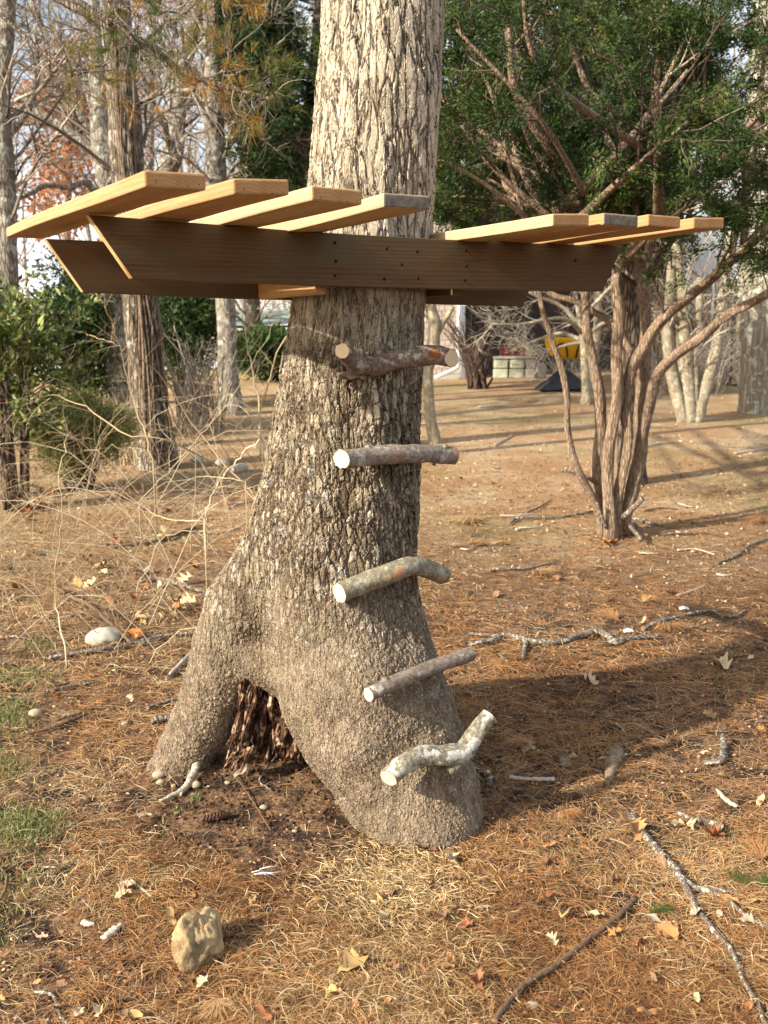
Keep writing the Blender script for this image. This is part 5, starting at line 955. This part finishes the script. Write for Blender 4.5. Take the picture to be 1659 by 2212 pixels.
# ------------------------------------------------------------------ fallen leaves, each a thing
def leaf_shape(kind, r_):
    if kind == 0: # lobed oak
        pr = [(0, 0), (.10, .08), (.28, .14), (.20, .26), (.42, .36), (.25, .46), (.46, .62), (.26, .68), (.30, .86), (.10, .9), (0, 1.)]
    elif kind == 1: # maple
        pr = [(0, 0), (.18, .02), (.36, -.04), (.34, .14), (.50, .30), (.38, .42), (.38, .62), (.22, .62), (.14, .84), (0, 1.)]
    else: pr = [(0, 0), (.12, .1), (.22, .3), (.24, .5), (.18, .74), (.08, .92), (0, 1.)]
    pr = [(x*(1+.3*(r_.random()-.5)), y) for x, y in pr]; n_ = len(pr); L_ = pr[1:-1]
    V = [(0, y, 0) for x, y in pr]+[(x, y, 0) for x, y in L_]+[(-x*(1+.25*(r_.random()-.5)), y, 0) for x, y in L_]; V = np.array(V); m_ = len(L_); F = []
    for sgn, off_ in ((1, n_), (-1, n_+m_)):
        for i in range(n_-1):
            a = off_+i-1 if i > 0 else None; b = off_+i if i < m_ else None
            f = [i, i+1]+([b] if b is not None else [])+([a] if a is not None else [])
            if len(f) > 2: F.append(f if sgn < 0 else f[::-1])
    x, y = V[:, 0], V[:, 1]; cu = r_.uniform(.4, 2.2); V[:, 2] = cu*x**2*1.3+.9*r_.uniform(-.2, 1)*(y-.5)**2+.16*np.sin(y*7+r_.random()*6)*np.abs(x)*2+.08*np.sin(x*9+y*11)+.05; V[:, 1] += .12*np.sin(x*5+y*3)
    V[:, 0] *= .9; V = np.vstack([V, [(.0, -.22, .04), (.012, 0, .05), (-.012, 0, .05)]]); k = len(V); F.append([k-3, k-2, k-1]); V[:, 1] -= .45
    return V, F
leafm = [plain(nm, c_, .7, .3, 40, .001, c2=c2_) for nm, c_, c2_ in (('orange_tan_leaf', (.52, .28, .11), (.36, .17, .065)), ('pale_tan_leaf', (.62, .47, .29), (.45, .31, .17)), ('rust_leaf', (.36, .155, .07), (.24, .09, .04)), ('brown_leaf', (.30, .17, .095), (.19, .10, .055)), ('bleached_leaf', (.47, .40, .29), (.36, .29, .19)), ('yellow_leaf', (.46, .31, .13), (.34, .21, .08)))]
LV = []
rl = np.random.default_rng(11)
for k in range(12): LV.append(leaf_shape((0, 1, 2, 0, 0, 2)[k % 6], rl))
lmesh = {}
def leaf(x, y, Lpx, mi, k, label=None, tilt=.25, rot=None):
    key = (k % 12, mi); c = gp(x, y); L = Lpx*c[1]/FPX
    if key not in lmesh:
        V, F = LV[k % 12]; me = bpy.data.meshes.new('dry_leaf'); me.from_pydata(V.tolist(), [], F); me.polygons.foreach_set('use_smooth', np.ones(len(F), bool)); me.materials.append(leafm[mi]); lmesh[key] = me
    o = bpy.data.objects.new('dry_leaf', lmesh[key]); COL.objects.link(o); o.scale = (L, L, L); o.location = (c[0], c[1], c[2]+.016+L*.03); o.rotation_euler = (rng.normal()*tilt, rng.normal()*tilt, rng.random()*6.28 if rot is None else rot)
    where = 'among the brambles' if x < 560 and y < 1600 else 'toward the cedar' if y < 1600 else 'in the foreground litter' if y > 1850 else 'near the oak foot'
    tag(o, label or 'small %s leaf lying loose %s' % (('orange-tan', 'pale tan', 'rust', 'dull brown', 'bleached', 'yellowish')[mi], where), 'leaf', 'dry leaves scattered on the ground')
BLV = [(1372, 1808, 66, 0, 0, 'pointed orange-tan oak leaf beside the top of the forked stick'), (1462, 1796, 50, 1, 1, 'ragged tan leaf right of the oak leaf and forked stick'), (1545, 1818, 54, 2, 4, 'curled rust-brown leaf at the end of the stout stick'), (918, 1846, 48, 2, 1, 'curled brown leaf against the thick root'), (974, 1868, 44, 1, 4, 'tan leaf just in front of the thick root'), (1002, 1868, 30, 0, 2, 'little orange leaf touching the tan one by the root'),
 (1130, 1893, 40, 1, 2, 'pale oval leaf standing on edge in the dark soil'), (1179, 1903, 30, 4, 5, 'rounded pale leaf next to the oval one'), (1187, 1838, 34, 0, 2, 'narrow orange leaf above the two pale leaves'), (1180, 1946, 46, 2, 2, 'pointed rusty leaf below the two pale leaves'), (1287, 1991, 42, 1, 1, 'pinkish tan leaf above the smooth brown stick'), (1214, 1988, 44, 5, 0, 'thin yellow-tan leaf left of the pinkish one'), (1250, 1990, 26, 2, 5, 'small round brown leaf between two larger tan ones'),
 (1330, 2033, 36, 0, 4, 'crumpled orange leaf right of the smooth brown stick'), (1417, 2003, 64, 4, 2, 'large bleached leaf between the two sticks'), (1446, 2026, 60, 0, 1, 'bright orange leaf below the bleached one'), (1505, 1986, 40, 4, 4, 'white-tan leaf under the fork of the long stick'), (1552, 1988, 38, 1, 5, 'tan leaf between the prongs of the long stick'), (1612, 2001, 38, 4, 1, 'bleached leaf at the side edge below the long stick'), (1575, 1956, 56, 0, 2, 'long orange leaf under the upper prong'), (1632, 1960, 50, 5, 2, 'yellow-orange leaf at the edge under the upper prong'),
 (755, 2099, 70, 5, 1, 'big yellow-tan leaf by itself in the bottom centre straw'), (367, 1991, 60, 5, 2, 'long yellowish leaf just above the sandy rock'), (277, 1926, 40, 1, 1, 'tan leaf by the small twig left of centre'), (268, 1946, 42, 1, 4, 'second tan leaf just below the first by the small twig'), (315, 1774, 38, 1, 1, 'papery tan leaf left of the pine cone'), (765, 1934, 26, 0, 1, 'small orange leaf on the straw tuft'), (1050, 2166, 40, 0, 2, 'orange leaf left of the cream pebble'), (1030, 2138, 60, 2, 0, 'wine-brown curled leaf at bottom centre'), (1395, 2202, 60, 0, 2, 'orange leaf at the bottom edge'),
 (1505, 2168, 42, 1, 2, 'tan leaf between long stick and bottom edge'), (970, 2103, 40, 0, 1, 'orange-tan leaf in the straw right of the big yellow-tan leaf'), (842, 1944, 42, 3, 1, 'brown leaf caught in the straw before the thick root'), (957, 1998, 48, 3, 4, 'dull brown leaf deep in the straw'), (1005, 2011, 34, 2, 1, 'reddish leaf beside the dull brown leaf in the straw'), (520, 1678, 46, 4, 2, 'upright cream oval leaf in the mouth of the arch'), (1551, 1448, 54, 1, 0, 'lobed tan oak leaf far out on the shaded needles'), (720, 1660, 20, 0, 5, 'tiny orange leaf at the inside of the thick root'), (1310, 1180, 46, 0, 1, 'orange leaf at the foot of the cedar'), (565, 2202, 60, 2, 2, 'rust leaf at the bottom edge, left of centre'), (270, 2206, 50, 3, 2, 'brown oval leaf at the bottom left'), (295, 2204, 40, 5, 5, 'yellow-tan oval leaf next to the brown one at the bottom left'), (435, 2136, 32, 1, 1, 'tan leaf tucked under the sandy rock'), (1270, 1480, 40, 1, 4, 'tan curled leaf beyond the lowest rung'), (310, 1242, 46, 4, 5, 'cream oval leaf under the brambles')]
for x, y, L_, mi, k, lb in BLV: leaf(x, y, L_, mi, k, lb, .2 if 'upright' not in lb and 'on edge' not in lb else .9)
for k in range(150):
    u_ = rng.random()
    if u_ < .4: x, y = rng.uniform(0, 520), rng.triangular(1050, 1230, 1560)
    elif u_ < .7: x, y = rng.uniform(900, 1659), rng.uniform(1150, 2212)
    else: x, y = rng.uniform(0, 1000), rng.uniform(1860, 2212)
    if 480 < x < 1050 and y < 1850: continue
    leaf(x, y, rng.uniform(18, 38), int(rng.choice([0, 1, 2, 3, 3, 2, 1, 5])), int(rng.integers(0, 12)), tilt=.6)
# rust leaves still on a low branch by the brambles
for (x, y) in ((100, 1085), (60, 1115)): 
    for k in range(5): leaf(x+rng.normal()*16, y+rng.normal()*14, 34, 2, k)
# ------------------------------------------------------------------ litter: needles, straw, grass
def field(n, y0, y1, p=1.6, half=.52):
    u = rng.random(n); a = 1-p+1; y = (y0**(1-p+.0)+u*(y1**(1-p)-y0**(1-p)))**(1/(1-p)); x = (rng.random(n)*2-1)*half*y*(1.0); return x, y
def inside(x, y): return sdf(x, y, np.full_like(x, .06)) < -.012
def strands(name, x, y, L, w, mat, K=4, flat=.25, curl=.5, lift=.004, tint=None, heading=None, up=None):
    n_ = len(x); a = rng.random(n_)*6.283 if heading is None else heading; L = np.broadcast_to(L, n_)*(.6+.8*rng.random(n_)); st = L/(K-1); P = np.empty((n_, K, 3)); cu = rng.normal(size=n_)*curl
    px_ = x-np.cos(a)*L/2; py_ = y-np.sin(a)*L/2; z0 = rng.random(n_)*lift; sl_ = np.abs(rng.normal(size=n_))*flat
    if up is not None: px_, py_ = x, y
    z = z0*0.
    for k in range(K):
        g = gh(px_, py_)+z0+.0015; 
        if up is None: zz = g+np.sin(np.pi*k/(K-1))*sl_*L*.5+sl_*L*.4*k/(K-1)*(rng.random(n_) < .3)
        else:
            if k == 0: g0 = g-.004; zz = g0
            else: zz = g0+up*L*(k/(K-1))*(1-.35*(k/(K-1)))
        P[:, k] = np.stack([px_, py_, zz], -1); px_ = px_+np.cos(a)*st*(1 if up is None else (1-up)*1.0*k/K+.12); py_ = py_+np.sin(a)*st*(1 if up is None else (1-up)*1.0*k/K+.12); a = a+cu/(K-1)
    W_ = (np.broadcast_to(w, n_)*(.7+.6*rng.random(n_)))[:, None]*np.array([.7]+[1.]*(K-2)+[.25])
    tw_ = nrm(np.stack([rng.normal(size=n_)*.35, rng.normal(size=n_)*.35, np.ones(n_)], -1)) if up is None else runit(n_)
    # ribbons lie with their flat side up
    T = nrm(P[:, -1]-P[:, 0]); V, F = ribbons(P, W_, tw_); tt = rng.random(n_) if tint is None else tint; return mesh(name, V, F, mat, smooth=False, tint=np.repeat(tt, 2*K), kind='stuff')
def label_stuff(o, lb, cat): o['label'] = lb; o['category'] = cat
def soilmask(x, y):
    """bare soil: in the arch mouth and in worn patches"""
    X, Y = to_px(x, y); m1 = np.exp(-(((X-560)/215)**2+((Y-1745)/105)**2)**1.5); m2 = np.exp(-((X-560)/230)**2-((Y-1800)/75)**2); m3 = np.exp(-((X-1250)/170)**2-((Y-1950)/60)**2)*.6+np.exp(-((X-1130)/90)**2-((Y-1720)/50)**2)*.7+np.exp(-((X-400)/170)**2-((Y-2110)/70)**2)*.5
    return np.clip(m1+m2+m3, 0, 1)
# pine needles
x, y = field(185000, 1.55, 12, 1.9); X, Y = to_px(x, y)
dn = .42+2.0*fbm(x, y, 2.0, 3, 11)+.25*(X > 900)+.12; keep = (rng.random(len(x)) < np.clip(dn, .12, 1)*(1-soilmask(x, y)*.93)) & ~inside(x, y); keep &= ~((X < 150) & (Y > 1380) & (rng.random(len(x)) < .8)); x, y = x[keep], y[keep]
sc_ = np.clip(y/3.2, 1, 3.2); tn = np.clip(.5+1.3*fbm(x, y, .9, 3, 21)+.28*rng.normal(size=len(x))*.9, 0, 1)
o = strands('pine_needle_litter', x, y, .075*np.clip(sc_, 1, 1.5), .00062*sc_, MAT['needle'], K=4, curl=.35, lift=.012, tint=tn, flat=.12)
label_stuff(o, 'fallen orange-brown pine needles covering the ground', 'pine needles')
# straw: pale dry grass
x, y = field(128000, 1.55, 11, 1.9); X, Y = to_px(x, y)
dn = .18+2.2*fbm(x, y, 1.6, 3, 31)+.75*np.exp(-((X-880)/230)**2-((Y-2060)/190)**2)+.4*np.exp(-((X-200)/260)**2-((Y-1850)/260)**2)+.25*(X < 560)*(Y < 1500)-.22*(X > 950)*(Y < 1850)+.2*np.exp(-((X-300)/400)**2-((Y-2150)/160)**2)
keep = (rng.random(len(x)) < np.clip(dn, .08, 1)*(1-soilmask(x, y)*.9)) & ~inside(x, y); x, y = x[keep], y[keep]; X, Y = to_px(x, y); sc_ = np.clip(y/3.2, 1, 3.2)
tn = np.clip(.48+.9*fbm(x, y, 2.2, 2, 41)+.30*rng.normal(size=len(x)), 0, 1)
o = strands('dry_straw', x, y, .062*np.clip(sc_, 1, 1.6), .00058*sc_, MAT['straw'], K=5, curl=.65, lift=.016, tint=tn, flat=.2)
label_stuff(o, 'pale dry grass blades lying matted over the soil', 'dry grass')
# tangled straw tuft at the foot of the thick root
n_ = 5200; cx_ = gp(860, 1900); rx_ = rng.normal(size=n_)*.13+cx_[0]; ry_ = rng.normal(size=n_)*.13+cx_[1]-.05; k_ = ~inside(rx_, ry_); rx_, ry_ = rx_[k_], ry_[k_]
o = strands('straw_tuft', rx_, ry_, .10, .0008, MAT['straw'], K=6, curl=1.3, lift=.02, tint=np.clip(.5+.28*rng.normal(size=len(rx_)), 0, 1), up=.30*np.ones(len(rx_))*rng.random(len(rx_)))
label_stuff(o, 'pale tangled straw tuft in front of the thick root', 'straw')
# chips and leaf crumbs
x, y = field(52000, 1.55, 22, 1.75); keep = ~inside(x, y) & (rng.random(len(x)) < (1-.55*soilmask(x, y))); x, y = x[keep], y[keep]; n_ = len(x); d = nrm(np.stack([rng.normal(size=n_), rng.normal(size=n_), rng.normal(size=n_)*.25], -1)); s_ = np.clip(y/3.2, .8, 3.2)
V, F = blades(np.stack([x, y, gh(x, y)+.004+.006*rng.random(n_)], -1), d, (.006+.012*rng.random(n_)**2)*s_, (.0025+.004*rng.random(n_))*s_, up=nrm(np.stack([rng.normal(size=n_)*.4, rng.normal(size=n_)*.4, np.ones(n_)], -1)), fold=.4)
o = mesh('leaf_crumbs', V, F, MAT['chip'], smooth=False, tint=np.repeat(np.clip(rng.random(n_)**1.2+.055*np.clip(y-5, 0, 9), 0, 1), 4), kind='stuff'); label_stuff(o, 'crumbled leaf fragments and bark bits over the forest floor', 'leaf litter')
# soil clods
x, y = field(26000, 1.6, 6, 1.6, .45); keep = (rng.random(len(x)) < .25+.75*soilmask(x, y)) & ~inside(x, y); x, y = x[keep], y[keep]; n_ = len(x); s_ = .002+.008*rng.random(n_)**3
base = np.array([(1, 0, 0), (-1, 0, 0), (0, 1, 0), (0, -1, 0), (0, 0, 1), (0, 0, -1)], float); Vc = (base[None]*(.6+.8*rng.random((n_, 6, 1))))*s_[:, None, None]+np.stack([x, y, gh(x, y)+s_*.4], -1)[:, None]
tri = np.array([(0, 2, 4), (2, 1, 4), (1, 3, 4), (3, 0, 4), (2, 0, 5), (1, 2, 5), (3, 1, 5), (0, 3, 5)]); F = (tri[None]+np.arange(n_)[:, None, None]*6).reshape(-1, 3)
o = mesh('soil_clods', Vc, [F], plain('soil_crumb', (.085, .052, .034), .95, .5, 30), smooth=False, kind='stuff'); label_stuff(o, 'loose crumbs of dark soil on the bare patches', 'soil')
# green grass at the left edge and little tufts
gxl, gyl = [], []
for (x_, y_, sx_, sy_, n_) in ((20, 1545, 34, 22, 1700), (40, 1462, 45, 12, 1200), (50, 1790, 45, 22, 2400), (10, 1660, 30, 25, 700), (75, 1395, 25, 7, 400), (60, 1900, 60, 40, 500), (-20, 1990, 40, 50, 500), (300, 1940, 60, 40, 260), (1540, 1460, 60, 40, 300), (1235, 1850, 60, 50, 160)):
    for k in range(n_): gxl.append(x_+rng.normal()*sx_); gyl.append(y_+rng.normal()*sy_)
r0 = np.stack([ray(a, b) for a, b in zip(gxl[::1], gyl[::1])]); t_ = HC/-r0[:, 2]; x, y = r0[:, 0]*t_, t_; keep = ~inside(x, y) & (y > 1.3) & (y < 8); x, y = x[keep], y[keep]
o = strands('lawn_grass', x, y, .05, .0011, MAT['grass'], K=4, curl=1.2, up=.25+.5*rng.random(len(x)), tint=np.clip(.55+.3*rng.normal(size=len(x)), 0, 1)); label_stuff(o, 'thin green grass patches along the left of the litter', 'grass')
for (x_, y_, s_, n_, lb) in ((422, 1728, .012, 90, 'bright green grass tuft just below the white stick'), (382, 1756, .010, 45, 'small green tuft left of the pine cone'), (345, 1803, .010, 30, 'faint green tuft in the litter below the pine cone'), (340, 1880, .012, 40, 'small green sprig above the tiny twig'), (1250, 985, .02, 20, 'tiny green tuft')):
    if 'tiny green' in lb: continue
    c = gp(x_, y_); xx = c[0]+rng.normal(size=n_)*s_; yy = c[1]+rng.normal(size=n_)*s_; o = strands('grass_tuft', xx, yy, .032, .0011, MAT['grass'], K=4, curl=.8, up=.5+.4*rng.random(n_), tint=.3+.4*rng.random(n_)); o['kind'] = 'thing'; tag(o, lb, 'grass tuft'); recentre(o, c)
# needle sprays: dropped pine tips
for i, (x_, y_, Lp, col_, lb) in enumerate(((1028, 1180, 36, .72, 'orange needle spray nearest the oak on the far litter'), (1080, 1179, 32, .8, 'smaller orange needle spray right of the first'), (1012, 1130, 60, .95, 'pale tan needle spray beyond the two orange ones'), (1171, 1243, 60, .9, 'tan spray at the end of the thin stick'), (1400, 1303, 44, .85, 'tan needle spray beyond the grey stick'), (1320, 1340, 70, .7, 'orange needle spray behind the knobbly bent branch'), (1442, 1361, 64, .72, 'fan of orange needles over the grey stick'), (1650, 1130, 70, .6, 'bushy rust needle spray at the far side edge'),
        (1125, 1615, 60, .75, 'tan needle fan right of the lowest rung'), (1595, 1910, 60, -.3, 'fresh green needle spray by the long forked stick'), (1650, 1918, 56, -.3, 'second green needle spray at the edge by the long forked stick'), (1424, 1980, 60, -.35, 'green needle spray lying above the bleached leaf'), (1640, 1850, 80, .65, 'large rust needle spray at the side edge'), (470, 2190, 70, .95, 'tan needle fan at the bottom edge'), (1230, 1770, 50, .6, 'rusty needles beside the oak foot'), (600, 1010, 30, .8, 'small orange spray beside the oak behind the canes'))):
    c = gp(x_, y_, .01); L = Lp*c[1]/FPX; t = thing('needle_spray', lb, 'pine needles', 'pine needle sprays on the ground'); t.location = c; a0 = rng.random()*6.28 if i not in (6, 13) else -1.5
    V, F = tubes(np.array([[-L*.8*math.cos(a0), -L*.8*math.sin(a0), 0.], [0, 0, .012]]), np.array([.003, .002]), 5); mesh('twig', V, F, MAT['brown_stick'], t)
    n_ = 110 if col_ > 0 else 50; a = a0+rng.normal(size=n_)*.65; s0_ = -L*.5*rng.random(n_); p0 = np.stack([np.cos(a0)*s0_, np.sin(a0)*s0_, np.full(n_, .01)], -1); d = np.stack([np.cos(a), np.sin(a), .15+.3*rng.random(n_)], -1); LL_ = L*(.5+.5*rng.random(n_))
    P3 = np.stack([p0, p0+d*LL_[:, None]*.55, p0+d*LL_[:, None]*np.array([1, 1, .25])], 1); V, F = ribbons(P3, np.array([.0008, .0008, .0003])[None]*np.ones((n_, 1))*max(1, c[1]/3.2), np.array([[0, 0, 1.]])*np.ones((n_, 1)))
    mesh('needles', V, F, MAT['needle'] if col_ > 0 else MAT['pine'], t, tint=np.repeat(np.clip(abs(col_)+.12*rng.normal(size=n_), 0, 1) if col_ > 0 else .15+.3*rng.random(n_), 6), kind='stuff')
